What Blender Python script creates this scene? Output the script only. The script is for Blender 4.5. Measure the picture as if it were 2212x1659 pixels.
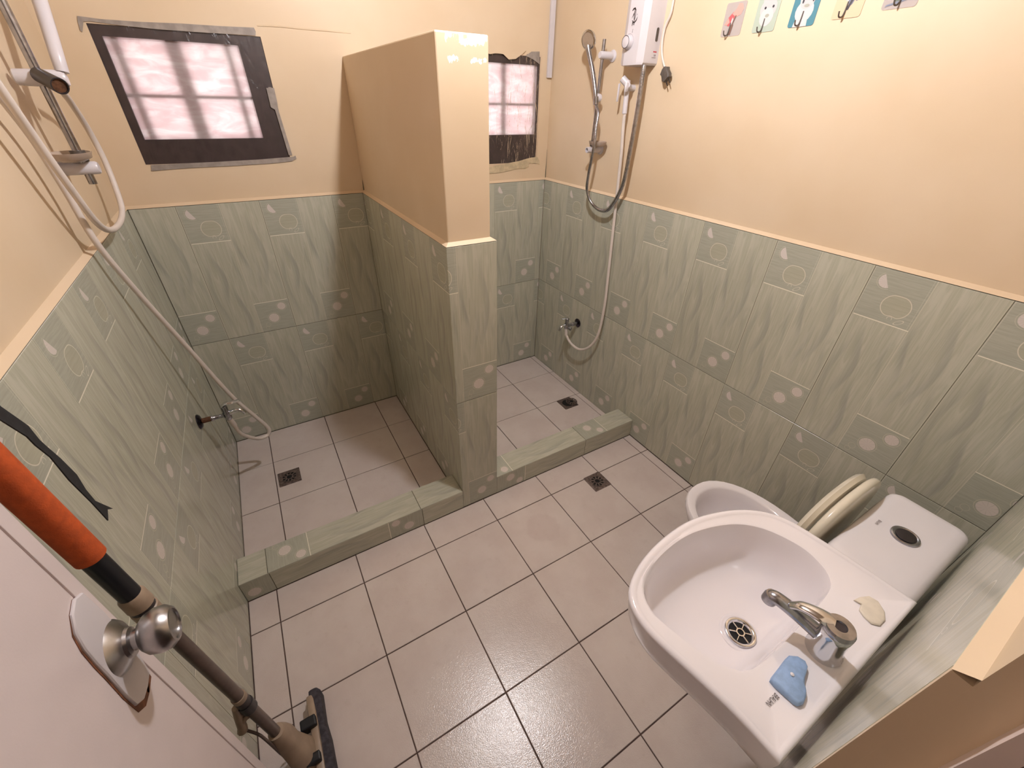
import bpy, bmesh, math, random
from mathutils import Vector, Matrix
random.seed(7)
for o in list(bpy.data.objects): bpy.data.objects.remove(o, do_unlink=True)
SC = bpy.context.scene
COL = SC.collection
PI = math.pi

def lin(r, g, b):
    f = lambda c: (c/255/12.92 if c <= 10 else ((c/255+0.055)/1.055)**2.4)
    return (f(r), f(g), f(b), 1.0)

# ------------------------------------------------------------------ camera
cd = bpy.data.cameras.new('camera'); cam = bpy.data.objects.new('camera', cd); COL.objects.link(cam)
R0 = (0.86095, -0.50830, 0.02010); R1 = (-0.27135, -0.49231, -0.82704); R2 = (0.43028, 0.70658, -0.56178)
M = Matrix(((R0[0], -R1[0], -R2[0], 0.30901), (R0[1], -R1[1], -R2[1], -1.06913), (R0[2], -R1[2], -R2[2], 1.58145), (0, 0, 0, 1)))
cam.matrix_world = M
cd.sensor_fit = 'HORIZONTAL'; cd.sensor_width = 36.0; cd.lens = 897.72/2212*36.0
cd.clip_start = 0.01; cd.clip_end = 60
SC.camera = cam

# ------------------------------------------------------------------ world: daylight outside the taped windows
w = bpy.data.worlds.new('daylight'); SC.world = w; w.use_nodes = True
bg = w.node_tree.nodes['Background']
bg.inputs['Color'].default_value = (1.0, 0.90, 0.905, 1); bg.inputs['Strength'].default_value = 2.2

SC.view_settings.view_transform = 'Standard'
SC.view_settings.look = 'None'
SC.view_settings.exposure = 0.0
SC.view_settings.gamma = 1.0
SC.view_settings.use_curve_mapping = False

LAMP = Vector((0.96, -0.10, 2.27))
LAMP_R = 0.032
LAMP_STRENGTH = 1240.0

# ------------------------------------------------------------------ node helpers
class X:
    """a scalar socket with operators"""
    def __init__(s, nt, v): s.nt = nt; s.v = v
    def _m(s, op, *a):
        n = s.nt.nodes.new('ShaderNodeMath'); n.operation = op
        for i, q in enumerate((s,)+a):
            if isinstance(q, X): q = q.v
            if isinstance(q, (int, float)): n.inputs[i].default_value = q
            else: s.nt.links.new(q, n.inputs[i])
        return X(s.nt, n.outputs[0])
    def __add__(s, o): return s._m('ADD', o)
    def __radd__(s, o): return s._m('ADD', o)
    def __sub__(s, o): return s._m('SUBTRACT', o)
    def __rsub__(s, o): return X(s.nt, float(o))._m('SUBTRACT', s)
    def __mul__(s, o): return s._m('MULTIPLY', o)
    def __rmul__(s, o): return s._m('MULTIPLY', o)
    def __truediv__(s, o): return s._m('DIVIDE', o)
    def sin(s): return s._m('SINE')
    def abs(s): return s._m('ABSOLUTE')
    def sqrt(s): return s._m('SQRT')
    def max(s, o): return s._m('MAXIMUM', o)
    def min(s, o): return s._m('MINIMUM', o)
    def atan2(s, o): return s._m('ARCTAN2', o)
    def clamp(s): return s.max(0.0).min(1.0)
    def ss(s, a, b):
        n = s.nt.nodes.new('ShaderNodeMapRange'); n.interpolation_type = 'SMOOTHSTEP'
        s.nt.links.new(s.v, n.inputs['Value']); n.inputs['From Min'].default_value = a; n.inputs['From Max'].default_value = b
        return X(s.nt, n.outputs['Result'])
    def box(s, a, b, w=0.0008): return s.ss(a-w, a+w)*(1.0-s.ss(b-w, b+w))

def circ(u, v, cu, cv, r=None):
    du = u-cu; dv = v-cv
    return (du*du+dv*dv).sqrt()

def newmat(name, color=(0.8, 0.8, 0.8, 1), rough=0.5, metal=0.0, spec=0.5, coat=0.0):
    m = bpy.data.materials.new(name); m.use_nodes = True
    b = m.node_tree.nodes['Principled BSDF']
    b.inputs['Base Color'].default_value = color; b.inputs['Roughness'].default_value = rough
    b.inputs['Metallic'].default_value = metal; b.inputs['Specular IOR Level'].default_value = spec
    b.inputs['Coat Weight'].default_value = coat
    return m

def mixcol(nt, fac, a, b):
    n = nt.nodes.new('ShaderNodeMix'); n.data_type = 'RGBA'
    for sock, q in ((n.inputs[0], fac), (n.inputs[6], a), (n.inputs[7], b)):
        if isinstance(q, X): q = q.v
        if isinstance(q, (int, float)): sock.default_value = q
        elif isinstance(q, tuple): sock.default_value = q
        else: nt.links.new(q, sock)
    return n.outputs[2]

def noise(nt, vec, scale, detail=3.0, rough=0.5, dist=0.0):
    n = nt.nodes.new('ShaderNodeTexNoise')
    n.inputs['Scale'].default_value = scale; n.inputs['Detail'].default_value = detail
    n.inputs['Roughness'].default_value = rough; n.inputs['Distortion'].default_value = dist
    if vec is not None: nt.links.new(vec, n.inputs['Vector'])
    return X(nt, n.outputs['Fac'])

def bump(nt, h, strength, dist=0.001):
    n = nt.nodes.new('ShaderNodeBump'); n.inputs['Strength'].default_value = strength; n.inputs['Distance'].default_value = dist
    nt.links.new(h.v, n.inputs['Height'])
    nt.links.new(n.outputs[0], nt.nodes['Principled BSDF'].inputs['Normal'])

def geopos(nt): return nt.nodes.new('ShaderNodeNewGeometry').outputs['Position']
def scalevec(nt, v, s):
    n = nt.nodes.new('ShaderNodeVectorMath'); n.operation = 'MULTIPLY'; nt.links.new(v, n.inputs[0]); n.inputs[1].default_value = s
    return n.outputs[0]

def mottled(name, color, rough=0.5, metal=0.0, amt=0.12, scale=40, bumpstr=0.0, bscale=200, spec=0.5, coat=0.0):
    m = newmat(name, color, rough, metal, spec, coat); nt = m.node_tree; p = geopos(nt)
    f = noise(nt, p, scale, 4)
    d = tuple(c*(1-amt) for c in color[:3])+(1,); l = tuple(min(1, c*(1+amt)) for c in color[:3])+(1,)
    nt.links.new(mixcol(nt, f.ss(0.3, 0.7), d, l), nt.nodes['Principled BSDF'].inputs['Base Color'])
    if bumpstr: bump(nt, noise(nt, p, bscale, 2), bumpstr)
    return m

# ------------------------------------------------------------------ materials
MAT = {}
def wall_paint(name, patches=False):
    c = lin(212, 191, 165)
    m = newmat(name, c, 0.42, spec=0.35); nt = m.node_tree; p = geopos(nt); b = nt.nodes['Principled BSDF']
    f = noise(nt, p, 3.0, 4)
    col = mixcol(nt, f.ss(0.3, 0.75), lin(213, 190, 159), lin(219, 198, 170))
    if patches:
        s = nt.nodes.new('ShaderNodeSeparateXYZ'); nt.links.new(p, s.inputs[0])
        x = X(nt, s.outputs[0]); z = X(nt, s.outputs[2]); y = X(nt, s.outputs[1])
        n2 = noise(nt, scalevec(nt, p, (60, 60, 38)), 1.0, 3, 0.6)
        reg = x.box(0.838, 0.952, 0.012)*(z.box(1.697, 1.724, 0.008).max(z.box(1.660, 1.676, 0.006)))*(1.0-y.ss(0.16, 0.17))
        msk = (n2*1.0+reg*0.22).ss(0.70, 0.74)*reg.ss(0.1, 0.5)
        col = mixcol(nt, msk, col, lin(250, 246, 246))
    nt.links.new(col, b.inputs['Base Color'])
    h = noise(nt, p, 60, 3)*0.5+noise(nt, p, 9, 2)
    bump(nt, h, 0.10, 0.003)
    return m
MAT['paint'] = wall_paint('peach_wall_paint')
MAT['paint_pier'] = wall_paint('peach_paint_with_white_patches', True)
MAT['ceiling'] = mottled('brown_unseen_ceiling', lin(132, 114, 97), 0.7, amt=0.06, scale=6)  # unseen ceiling; brown made up to cut bounce and keep shadows deep
MAT['grout'] = mottled('dark_green_grout', lin(96, 92, 76), 0.8, amt=0.2, scale=60)
MAT['floor_grout'] = mottled('brown_floor_grout', lin(84, 66, 60), 0.85, amt=0.25, scale=30)

def wall_tile():
    m = newmat('green_citrus_wall_tile', (0.4, 0.4, 0.3, 1), 0.22, spec=0.5); nt = m.node_tree; b = nt.nodes['Principled BSDF']
    uvn = nt.nodes.new('ShaderNodeUVMap'); uvn.uv_map = 'UVMap'
    s = nt.nodes.new('ShaderNodeSeparateXYZ'); nt.links.new(uvn.outputs[0], s.inputs[0])
    u = X(nt, s.outputs[0])*0.3; v = X(nt, s.outputs[1])*0.6
    left = 1.0-u.ss(0.1495, 0.1505); right = u.ss(0.1495, 0.1505)
    pa = left*v.ss(0.4495, 0.4505); pc = right*(1.0-v.ss(0.1495, 0.1505)); panel = pa.max(pc)
    vecv = scalevec(nt, uvn.outputs[0], (0.3*230, 0.6*7, 1)); vech = scalevec(nt, uvn.outputs[0], (0.3*14, 0.6*190, 1))
    grain = noise(nt, vecv, 1.0, 4, 0.6, 0.6); broad = noise(nt, scalevec(nt, uvn.outputs[0], (0.3*52, 0.6*5.5, 1)), 1.0, 3, 0.5, 1.2)
    hgrain = noise(nt, vech, 1.0, 3, 0.6, 0.4)
    base = mixcol(nt, grain.ss(0.3, 0.72), lin(175, 174, 155), lin(188, 186, 169))
    base = mixcol(nt, broad.ss(0.5, 0.68)*0.55, base, lin(197, 195, 179))
    tot = None
    for (uc, amp, lam, ph, v0, v1, wd, st) in ((0.028, 0.010, 0.34, 0.4, 0.02, 0.40, 0.026, 0.6), (0.066, 0.013, 0.30, 1.9, 0.14, 0.44, 0.030, 0.9), (0.108, 0.012, 0.36, 0.2, -0.05, 0.26, 0.030, 0.95), (0.138, 0.008, 0.28, 2.6, 0.22, 0.44, 0.016, 0.6),
                                         (0.176, 0.012, 0.32, 2.2, 0.26, 0.50, 0.022, 0.9), (0.212, 0.010, 0.30, 0.9, 0.16, 0.40, 0.024, 0.55), (0.250, 0.014, 0.36, 1.3, 0.20, 0.56, 0.030, 0.75), (0.284, 0.008, 0.28, 3.2, 0.15, 0.36, 0.016, 0.5)):
        x = u-uc-(v*(2*PI/lam)+ph).sin()*amp
        k = x.ss(-wd, -0.001)*(1.0-x.ss(-0.001, 0.006))*v.box(v0+0.05, v1-0.05, 0.06)*st
        tot = k if tot is None else tot.max(k)
    fine = noise(nt, scalevec(nt, uvn.outputs[0], (0.3*420, 0.6*2.2, 1)), 1.0, 2, 0.5, 0.2)
    base = mixcol(nt, fine.ss(0.60, 0.75)*0.22, base, lin(204, 198, 182))
    base = mixcol(nt, tot*(1.0-panel)*0.44, base, lin(132, 132, 128))
    pcol = mixcol(nt, hgrain.ss(0.3, 0.7), lin(167, 167, 152), lin(177, 177, 162))
    base = mixcol(nt, panel, base, pcol)
    # thin pale lines of the print
    line = v.box(0.4488, 0.4512)*left*u.ss(0.004, 0.006)
    line = line.max(v.box(0.1488, 0.1512)*right*(1.0-u.ss(0.294, 0.296)))
    vl = (u.box(0.1490, 0.1510, 0.0005)*0.75).max(u.box(0.1435, 0.1448, 0.0004)*0.5).max(u.box(0.0015, 0.0035, 0.0006)*0.6).max(u.box(0.2965, 0.2985, 0.0006)*0.5)
    base = mixcol(nt, vl, base, lin(206, 202, 184))
    base = mixcol(nt, line, base, lin(236, 231, 214))
    # apple outline + leaf
    au = u-0.094; av = v-0.504
    ang = av.atan2(au); rad = (au*au+av*av*1.12).sqrt()
    rr = 0.0360-0.0060*((ang+PI/2)._m('COSINE').max(0.0)._m('POWER', 14.0))-0.003*((ang-PI/2)._m('COSINE').max(0.0)._m('POWER', 10.0))
    ring = 1.0-(rad-rr).abs().ss(0.0006, 0.0016)
    inside = 1.0-(rad-rr).ss(-0.001, 0.001)
    lu = u-0.119; lv = v-0.464
    lr = ((lu*0.8+lv*0.6)*(lu*0.8+lv*0.6)*0.35+(lv*0.8-lu*0.6)*(lv*0.8-lu*0.6)*2.2).sqrt()
    leaf = 1.0-(lr-0.0072).abs().ss(0.0003, 0.0011)
    stem = (1.0-circ(u, v, 0.094, 0.468)._m('SUBTRACT', 0.006).abs().ss(0.0003, 0.001))*v.ss(0.464, 0.466)
    base = mixcol(nt, inside*0.30, base, lin(184, 178, 150))
    base = mixcol(nt, ring.max(leaf).max(stem)*0.8, base, lin(220, 214, 196))
    # citrus wedge (half slice)
    wr = circ(u, v, 0.044, 0.566); wang = (v-0.566).atan2(u-0.044)
    half = 1.0-((u-0.044)*0.86+(v-0.566)*0.5).ss(-0.0008, 0.0008)
    seg = (wang*8.0).sin().abs().ss(0.05, 0.35)
    wedge = (1.0-wr.ss(0.0195, 0.0208))*half
    rim = (1.0-(wr-0.0240).abs().ss(0.0004, 0.0012))*half
    base = mixcol(nt, wedge*(0.6+seg*0.35), base, lin(216, 207, 201))
    base = mixcol(nt, rim*0.5, base, lin(205, 200, 180))
    # two citrus slices
    for (cu, cv, r) in ((0.262, 0.119, 0.0185), (0.216, 0.066, 0.0225)):
        d = circ(u, v, cu, cv); a = (v-cv).atan2(u-cu)
        sg = (a*5.0).sin().abs().ss(0.04, 0.3)
        base = mixcol(nt, (1.0-d.ss(r-0.0012, r))*(0.55+sg*0.35), base, lin(216, 206, 198))
        base = mixcol(nt, (1.0-(d-r-0.0035).abs().ss(0.0005, 0.0014))*0.55, base, lin(206, 200, 176))
    for (cu, cv, r) in ((0.183, 0.036, 0.010), (0.176, 0.020, 0.008)):
        d = circ(u, v, cu, cv)
        base = mixcol(nt, (1.0-(d-r).abs().ss(0.0004, 0.0011))*0.5, base, lin(204, 198, 174))
    oi = nt.nodes.new('ShaderNodeObjectInfo')
    hsv = nt.nodes.new('ShaderNodeHueSaturation'); nt.links.new(base, hsv.inputs['Color'])
    val = X(nt, oi.outputs['Random'])*0.07+0.965; nt.links.new(val.v, hsv.inputs['Value'])
    nt.links.new(hsv.outputs[0], b.inputs['Base Color'])
    bump(nt, noise(nt, geopos(nt), 18, 2), 0.05, 0.004)
    return m
MAT['tile'] = wall_tile()

def floor_tile():
    m = newmat('pinkish_floor_tile', (0.6, 0.5, 0.5, 1), 0.19, spec=0.65); nt = m.node_tree; b = nt.nodes['Principled BSDF']; p = geopos(nt)
    f = noise(nt, p, 5.5, 5, 0.6); g = noise(nt, p, 28, 3)
    col = mixcol(nt, f.ss(0.3, 0.7), lin(203, 190, 184), lin(211, 200, 194))
    col = mixcol(nt, g.ss(0.58, 0.75)*0.25, col, lin(192, 178, 170))
    # old water mark on one tile
    s = nt.nodes.new('ShaderNodeSeparateXYZ'); nt.links.new(p, s.inputs[0])
    x = X(nt, s.outputs[0]); y = X(nt, s.outputs[1]); wob = noise(nt, p, 22, 3)*0.05
    d = ((x-1.06)*(x-1.06)+(y+0.135)*(y+0.135)).sqrt()+wob
    col = mixcol(nt, (1.0-d.ss(0.085, 0.11))*0.30, col, lin(190, 172, 167))
    nt.links.new(col, b.inputs['Base Color'])
    bump(nt, noise(nt, p, 330, 2)+noise(nt, p, 90, 2)*0.6, 0.42, 0.0010)
    return m
MAT['ftile'] = floor_tile()
MAT['china'] = mottled('white_glazed_china', lin(233, 228, 231), 0.10, amt=0.01, scale=8, coat=0.3)
MAT['seat'] = mottled('cream_plastic_seat', lin(226, 218, 200), 0.22, amt=0.02, scale=10)
MAT['door'] = mottled('white_door_laminate', lin(220, 207, 206), 0.30, amt=0.015, scale=20, bumpstr=0.12, bscale=320)
MAT['chrome'] = newmat('chrome', (0.66, 0.67, 0.70, 1), 0.12, 1.0)
MAT['chrome_dull'] = mottled('worn_chrome', lin(166, 166, 172), 0.24, 1.0, amt=0.2, scale=60)
MAT['steel'] = mottled('brushed_steel', lin(180, 178, 178), 0.30, 1.0, amt=0.12, scale=50)
MAT['dark_chrome'] = mottled('tarnished_chrome', lin(70, 66, 78), 0.2, 1.0, amt=0.3, scale=80)
MAT['drain'] = mottled('stained_steel_drain', lin(126, 112, 108), 0.45, 0.8, amt=0.35, scale=90)
MAT['black'] = newmat('black_hole', lin(14, 12, 12), 0.8)
MAT['rust'] = mottled('rusty_iron', lin(92, 58, 34), 0.8, 0.2, amt=0.35, scale=120)
MAT['white_plastic'] = mottled('white_plastic', lin(208, 202, 205), 0.30, amt=0.02, scale=15)
MAT['hose'] = mottled('white_rubber_hose', lin(214, 203, 194), 0.45, amt=0.03, scale=20)
MAT['black_plastic'] = mottled('black_plastic', lin(44, 38, 40), 0.4, amt=0.2, scale=60)
MAT['grey_plug'] = mottled('dark_grey_plug', lin(84, 76, 70), 0.5, amt=0.12, scale=60)
MAT['orange'] = mottled('orange_foam_grip', lin(186, 80, 30), 0.75, amt=0.12, scale=80, bumpstr=0.3, bscale=400)
MAT['navy'] = mottled('navy_sleeve', lin(8, 13, 22), 0.4, amt=0.1, scale=40)
MAT['pole'] = mottled('grey_brown_pole', lin(100, 86, 79), 0.35, 0.3, amt=0.12, scale=50)
MAT['beige'] = mottled('beige_plastic', lin(158, 138, 118), 0.45, amt=0.08, scale=40)
MAT['sponge'] = mottled('charcoal_sponge', lin(62, 58, 64), 0.9, amt=0.35, scale=90, bumpstr=0.6, bscale=150)
MAT['strap'] = mottled('black_webbing', lin(34, 34, 36), 0.8, amt=0.2, scale=90)
MAT['soap'] = mottled('blue_soap', lin(150, 178, 216), 0.55, amt=0.10, scale=90, bumpstr=0.4, bscale=120)
MAT['soap_old'] = mottled('dried_soap', lin(226, 216, 200), 0.5, amt=0.05, scale=70)
MAT['ink'] = newmat('dark_print', lin(58, 48, 50), 0.5)
MAT['ink_soft'] = newmat('grey_print', lin(130, 120, 122), 0.5)
MAT['red_ink'] = newmat('red_print', lin(200, 84, 92), 0.5)
MAT['dark_frame'] = mottled('dark_window_frame', lin(58, 46, 46), 0.45, amt=0.18, scale=25)
MAT['bar'] = newmat('iron_bar', lin(60, 50, 54), 0.6)
MAT['tape'] = mottled('grey_duct_tape', lin(150, 140, 132), 0.5, amt=0.15, scale=40, bumpstr=0.3, bscale=90)
MAT['tape_clear'] = mottled('yellowed_masking_tape', lin(196, 178, 146), 0.4, amt=0.15, scale=40, bumpstr=0.3, bscale=70)
MAT['brown_wood'] = mottled('bare_brown_wood', lin(118, 74, 50), 0.7, amt=0.3, scale=60)
MAT['dark_wood'] = mottled('dark_brown_wood', lin(112, 82, 74), 0.6, amt=0.15, scale=20)
MAT['frame_white'] = mottled('white_frame_paint', lin(226, 208, 200), 0.4, amt=0.03, scale=20)

def pane_mat():
    m = bpy.data.materials.new('backlit_plastic_pane'); m.use_nodes = True; nt = m.node_tree
    for n in list(nt.nodes): nt.nodes.remove(n)
    out = nt.nodes.new('ShaderNodeOutputMaterial'); p = geopos(nt)
    f = noise(nt, scalevec(nt, p, (9, 9, 26)), 1.0, 4, 0.6, 1.0)
    c = mixcol(nt, f.ss(0.35, 0.7), lin(240, 226, 227), lin(255, 250, 250))
    t = nt.nodes.new('ShaderNodeBsdfTranslucent'); nt.links.new(c, t.inputs[0])
    d = nt.nodes.new('ShaderNodeBsdfDiffuse'); nt.links.new(c, d.inputs[0])
    mx = nt.nodes.new('ShaderNodeMixShader'); mx.inputs[0].default_value = 0.25
    nt.links.new(t.outputs[0], mx.inputs[1]); nt.links.new(d.outputs[0], mx.inputs[2]); nt.links.new(mx.outputs[0], out.inputs[0])
    return m
MAT['pane'] = pane_mat()
def film_mat():
    m = bpy.data.materials.new('clear_plastic_film'); m.use_nodes = True; nt = m.node_tree
    for n in list(nt.nodes): nt.nodes.remove(n)
    out = nt.nodes.new('ShaderNodeOutputMaterial'); p = geopos(nt)
    g = nt.nodes.new('ShaderNodeBsdfGlossy'); g.inputs['Roughness'].default_value = 0.22; g.inputs['Color'].default_value = (0.9, 0.88, 0.88, 1)
    t = nt.nodes.new('ShaderNodeBsdfTransparent'); t.inputs[0].default_value = (0.97, 0.96, 0.96, 1)
    fr = nt.nodes.new('ShaderNodeFresnel'); fr.inputs[0].default_value = 1.4
    bn = nt.nodes.new('ShaderNodeBump'); bn.inputs['Strength'].default_value = 0.45; bn.inputs['Distance'].default_value = 0.012
    h = noise(nt, scalevec(nt, p, (26, 26, 9)), 1.0, 4, 0.55, 1.6); nt.links.new(h.v, bn.inputs['Height'])
    for q in (g, fr): nt.links.new(bn.outputs[0], q.inputs['Normal'])
    mx = nt.nodes.new('ShaderNodeMixShader'); nt.links.new(fr.outputs[0], mx.inputs[0]); nt.links.new(t.outputs[0], mx.inputs[1]); nt.links.new(g.outputs[0], mx.inputs[2])
    nt.links.new(mx.outputs[0], out.inputs[0])
    return m
MAT['film'] = film_mat()
def clear_mat():
    m = newmat('clear_plastic_card', lin(204, 194, 192), 0.25); m.node_tree.nodes['Principled BSDF'].inputs['Alpha'].default_value = 0.45
    return m
MAT['card_clear'] = clear_mat()
def dish_mat():
    m = newmat('smoky_clear_plastic', lin(190, 170, 154), 0.2); m.node_tree.nodes['Principled BSDF'].inputs['Alpha'].default_value = 0.7
    return m
MAT['dish'] = dish_mat()
def bulb_mat():
    m = bpy.data.materials.new('lit_bulb'); m.use_nodes = True; nt = m.node_tree
    for n in list(nt.nodes): nt.nodes.remove(n)
    out = nt.nodes.new('ShaderNodeOutputMaterial'); e = nt.nodes.new('ShaderNodeEmission')
    e.inputs[0].default_value = (0.955, 0.955, 1.0, 1); e.inputs[1].default_value = LAMP_STRENGTH
    nt.links.new(e.outputs[0], out.inputs[0]); return m
MAT['bulb'] = bulb_mat()
def pr(name, c, rough=0.5): MAT[name] = newmat(name, lin(*c), rough)

# ------------------------------------------------------------------ geometry helpers (all in world coordinates)
ORG = {}
def mesh(name, vf, mat, parent=None, smooth=None, uvs=None, kind=None, base=None):
    verts, faces = vf
    verts = [Vector(v) for v in verts]
    if parent is not None: off = ORG[parent]
    elif base is not None: off = Vector(base)
    else:
        lo = [min(v[i] for v in verts) for i in range(3)]; hi = [max(v[i] for v in verts) for i in range(3)]
        off = Vector(((lo[0]+hi[0])/2, (lo[1]+hi[1])/2, lo[2]))
    me = bpy.data.meshes.new(name); me.from_pydata([v-off for v in verts], [], faces); me.update()
    bm = bmesh.new(); bm.from_mesh(me)
    if uvs is None: bmesh.ops.recalc_face_normals(bm, faces=bm.faces)
    bm.to_mesh(me); bm.free()
    if uvs is not None:
        ul = me.uv_layers.new(name='UVMap')
        for l in me.loops: ul.data[l.index].uv = uvs[l.vertex_index]
    if smooth:
        for p in me.polygons: p.use_smooth = True
        me.set_sharp_from_angle(angle=math.radians(smooth))
    me.materials.append(MAT[mat] if isinstance(mat, str) else mat)
    o = bpy.data.objects.new(name, me); COL.objects.link(o)
    if parent is not None: o.parent = parent
    else: o.location = off
    ORG[o] = off
    if kind: o['kind'] = kind
    return o

def tag(o, label, cat, group=None):
    o['label'] = label; o['category'] = cat
    if group: o['group'] = group
    return o
def thing(name, label, cat, loc, group=None):
    o = bpy.data.objects.new(name, None); COL.objects.link(o); o.location = loc; o.empty_display_size = 0.05
    ORG[o] = Vector(loc); return tag(o, label, cat, group)

def join(*vfs):
    V = []; F = []
    for v, f in vfs:
        n = len(V); V += [tuple(q) for q in v]; F += [tuple(i+n for i in q) for q in f]
    return V, F
def box(x0, x1, y0, y1, z0, z1, bev=0.0, seg=2):
    if bev:
        bm = bmesh.new(); bmesh.ops.create_cube(bm, size=1.0)
        for v in bm.verts: v.co = Vector(((x0+x1)/2+v.co.x*(x1-x0), (y0+y1)/2+v.co.y*(y1-y0), (z0+z1)/2+v.co.z*(z1-z0)))
        bmesh.ops.bevel(bm, geom=bm.edges[:], offset=bev, segments=seg, profile=0.5, affect='EDGES')
        bm.verts.index_update(); V = [v.co.copy() for v in bm.verts]; F = [tuple(v.index for v in f.verts) for f in bm.faces]; bm.free(); return V, F
    V = [(x0, y0, z0), (x1, y0, z0), (x1, y1, z0), (x0, y1, z0), (x0, y0, z1), (x1, y0, z1), (x1, y1, z1), (x0, y1, z1)]
    return V, [(0, 3, 2, 1), (4, 5, 6, 7), (0, 1, 5, 4), (1, 2, 6, 5), (2, 3, 7, 6), (3, 0, 4, 7)]
def loft(rings, cap0=True, cap1=True):
    n = len(rings[0]); V = [tuple(p) for r in rings for p in r]; F = []
    for k in range(len(rings)-1):
        for i in range(n):
            j = (i+1) % n; F.append((k*n+i, k*n+j, (k+1)*n+j, (k+1)*n+i))
    if cap0: F.append(tuple(range(n))[::-1])
    if cap1: F.append(tuple((len(rings)-1)*n+i for i in range(n)))
    return V, F
def frame(axis):
    a = Vector(axis).normalized(); t = Vector((0, 0, 1)) if abs(a.z) < 0.9 else Vector((1, 0, 0))
    u = t.cross(a).normalized(); v = a.cross(u).normalized(); return a, u, v
def lathe(o, axis, prof, n=24):
    """prof: list of (radius, distance along axis)"""
    a, u, v = frame(axis); o = Vector(o)
    return loft([[o+a*h+(u*math.cos(2*PI*i/n)+v*math.sin(2*PI*i/n))*max(r, 1e-5) for i in range(n)] for r, h in prof])
def cyl(p, q, r, n=16, r2=None):
    p = Vector(p); q = Vector(q); return lathe(p, q-p, [(r, 0), (r if r2 is None else r2, (q-p).length)], n)
def catmull(pts, res=6):
    P = [Vector(p) for p in pts]; P = [P[0]*2-P[1]]+P+[P[-1]*2-P[-2]]; out = []
    for i in range(1, len(P)-2):
        for k in range(res):
            t = k/res; a, b, c, d = P[i-1], P[i], P[i+1], P[i+2]
            out.append(0.5*((2*b)+(c-a)*t+(2*a-5*b+4*c-d)*t*t+(3*b-a-3*c+d)*t**3))
    out.append(P[-2]); return out
def sweep(path, prof, ends=True):
    """path: points; prof(i, t)-> list of 2d offsets"""
    n = len(path); T = [(path[min(i+1, n-1)]-path[max(i-1, 0)]).normalized() for i in range(n)]
    a, u, v = frame(T[0]); rings = []
    for i in range(n):
        if i:
            u = (u-T[i]*u.dot(T[i])).normalized(); v = T[i].cross(u).normalized()
        rings.append([path[i]+u*x+v*y for x, y in prof(i/(n-1))])
    return loft(rings, ends, ends)
def tube(pts, r, n=10, res=6, smooth=True):
    path = catmull(pts, res) if smooth else [Vector(p) for p in pts]
    rf = (lambda t: r) if not callable(r) else r
    return sweep(path, lambda t: [(rf(t)*math.cos(2*PI*i/n), rf(t)*math.sin(2*PI*i/n)) for i in range(n)])
def plate(poly, o, U, V, d, inset=0.0):
    """2d polygon (u,v) placed at o+U*u+V*v and extruded by vector d, optional rounded upper edge"""
    o = Vector(o); U = Vector(U); V = Vector(V); d = Vector(d)
    lo = [o+U*a+V*b for a, b in poly]
    if not inset: return loft([lo, [p+d for p in lo]])
    c = sum(lo, Vector())/len(lo)
    def shr(k): return [p+(c-p).normalized()*min(k, (c-p).length*0.8) for p in lo]
    return loft([lo, [p+d*0.45 for p in lo], [p+d*0.85 for p in shr(inset*0.4)], [p+d for p in shr(inset)]])
def rrect(x0, x1, y0, y1, r, n=5):
    out = []
    for cx, cy, a in ((x1-r, y1-r, 0), (x0+r, y1-r, PI/2), (x0+r, y0+r, PI), (x1-r, y0+r, 3*PI/2)):
        for k in range(n+1): out.append((cx+r*math.cos(a+PI/2*k/n), cy+r*math.sin(a+PI/2*k/n)))
    return out
def ell(cx, cy, a, b, n=20, p=2.0):
    out = []
    for i in range(n):
        t = 2*PI*i/n; c, s = math.cos(t), math.sin(t)
        out.append((cx+a*math.copysign(abs(c)**(2/p), c), cy+b*math.copysign(abs(s)**(2/p), s)))
    return out
def stroke(pts, wd, o, U, V, d, closed=False):
    """flat ribbon along 2d points, widths wd (number or list)"""
    n = len(pts); P = [Vector((a, b)) for a, b in pts]; L = []; Rr = []
    for i in range(n):
        t = (P[(i+1) % n if closed else min(i+1, n-1)]-P[(i-1) % n if closed else max(i-1, 0)]).normalized(); nn = Vector((-t.y, t.x))
        w_ = wd if isinstance(wd, (int, float)) else wd[i]
        L.append(P[i]+nn*w_/2); Rr.append(P[i]-nn*w_/2)
    o = Vector(o); U = Vector(U); V = Vector(V); d = Vector(d)
    vs = [o+U*p.x+V*p.y+d for p in L+Rr]; F = [(i, (i+1) % n, n+(i+1) % n, n+i) for i in range(n if closed else n-1)]
    return vs, F
def text(name, s, size, o, U, V, d, mat, parent, sx=1.0):
    c = bpy.data.curves.new(name, 'FONT'); c.body = s; c.size = size; c.align_x = 'CENTER'; c.align_y = 'CENTER'; c.resolution_u = 3
    ob = bpy.data.objects.new(name+'_tmp', c); COL.objects.link(ob)
    dg = bpy.context.evaluated_depsgraph_get(); me = ob.evaluated_get(dg).to_mesh()
    o = Vector(o); U = Vector(U); V = Vector(V); d = Vector(d)
    vs = [o+U*v.co.x*sx+V*v.co.y+d for v in me.vertices]; fs = [tuple(p.vertices) for p in me.polygons]
    ob.evaluated_get(dg).to_mesh_clear(); bpy.data.objects.remove(ob, do_unlink=True)
    return mesh(name, (vs, fs), mat, parent)

# ------------------------------------------------------------------ the room
XL, XR, YD, YN = -0.097, 1.851, 1.150, -1.126          # tiled faces
D = 0.015                                             # tiles stand proud of the paint
pXL, pXR, pYD, pYN = XL-D, XR+D, YD+D, YN-D+0.001
ZC = 2.42; T = 0.12
ZT = 1.206

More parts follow.
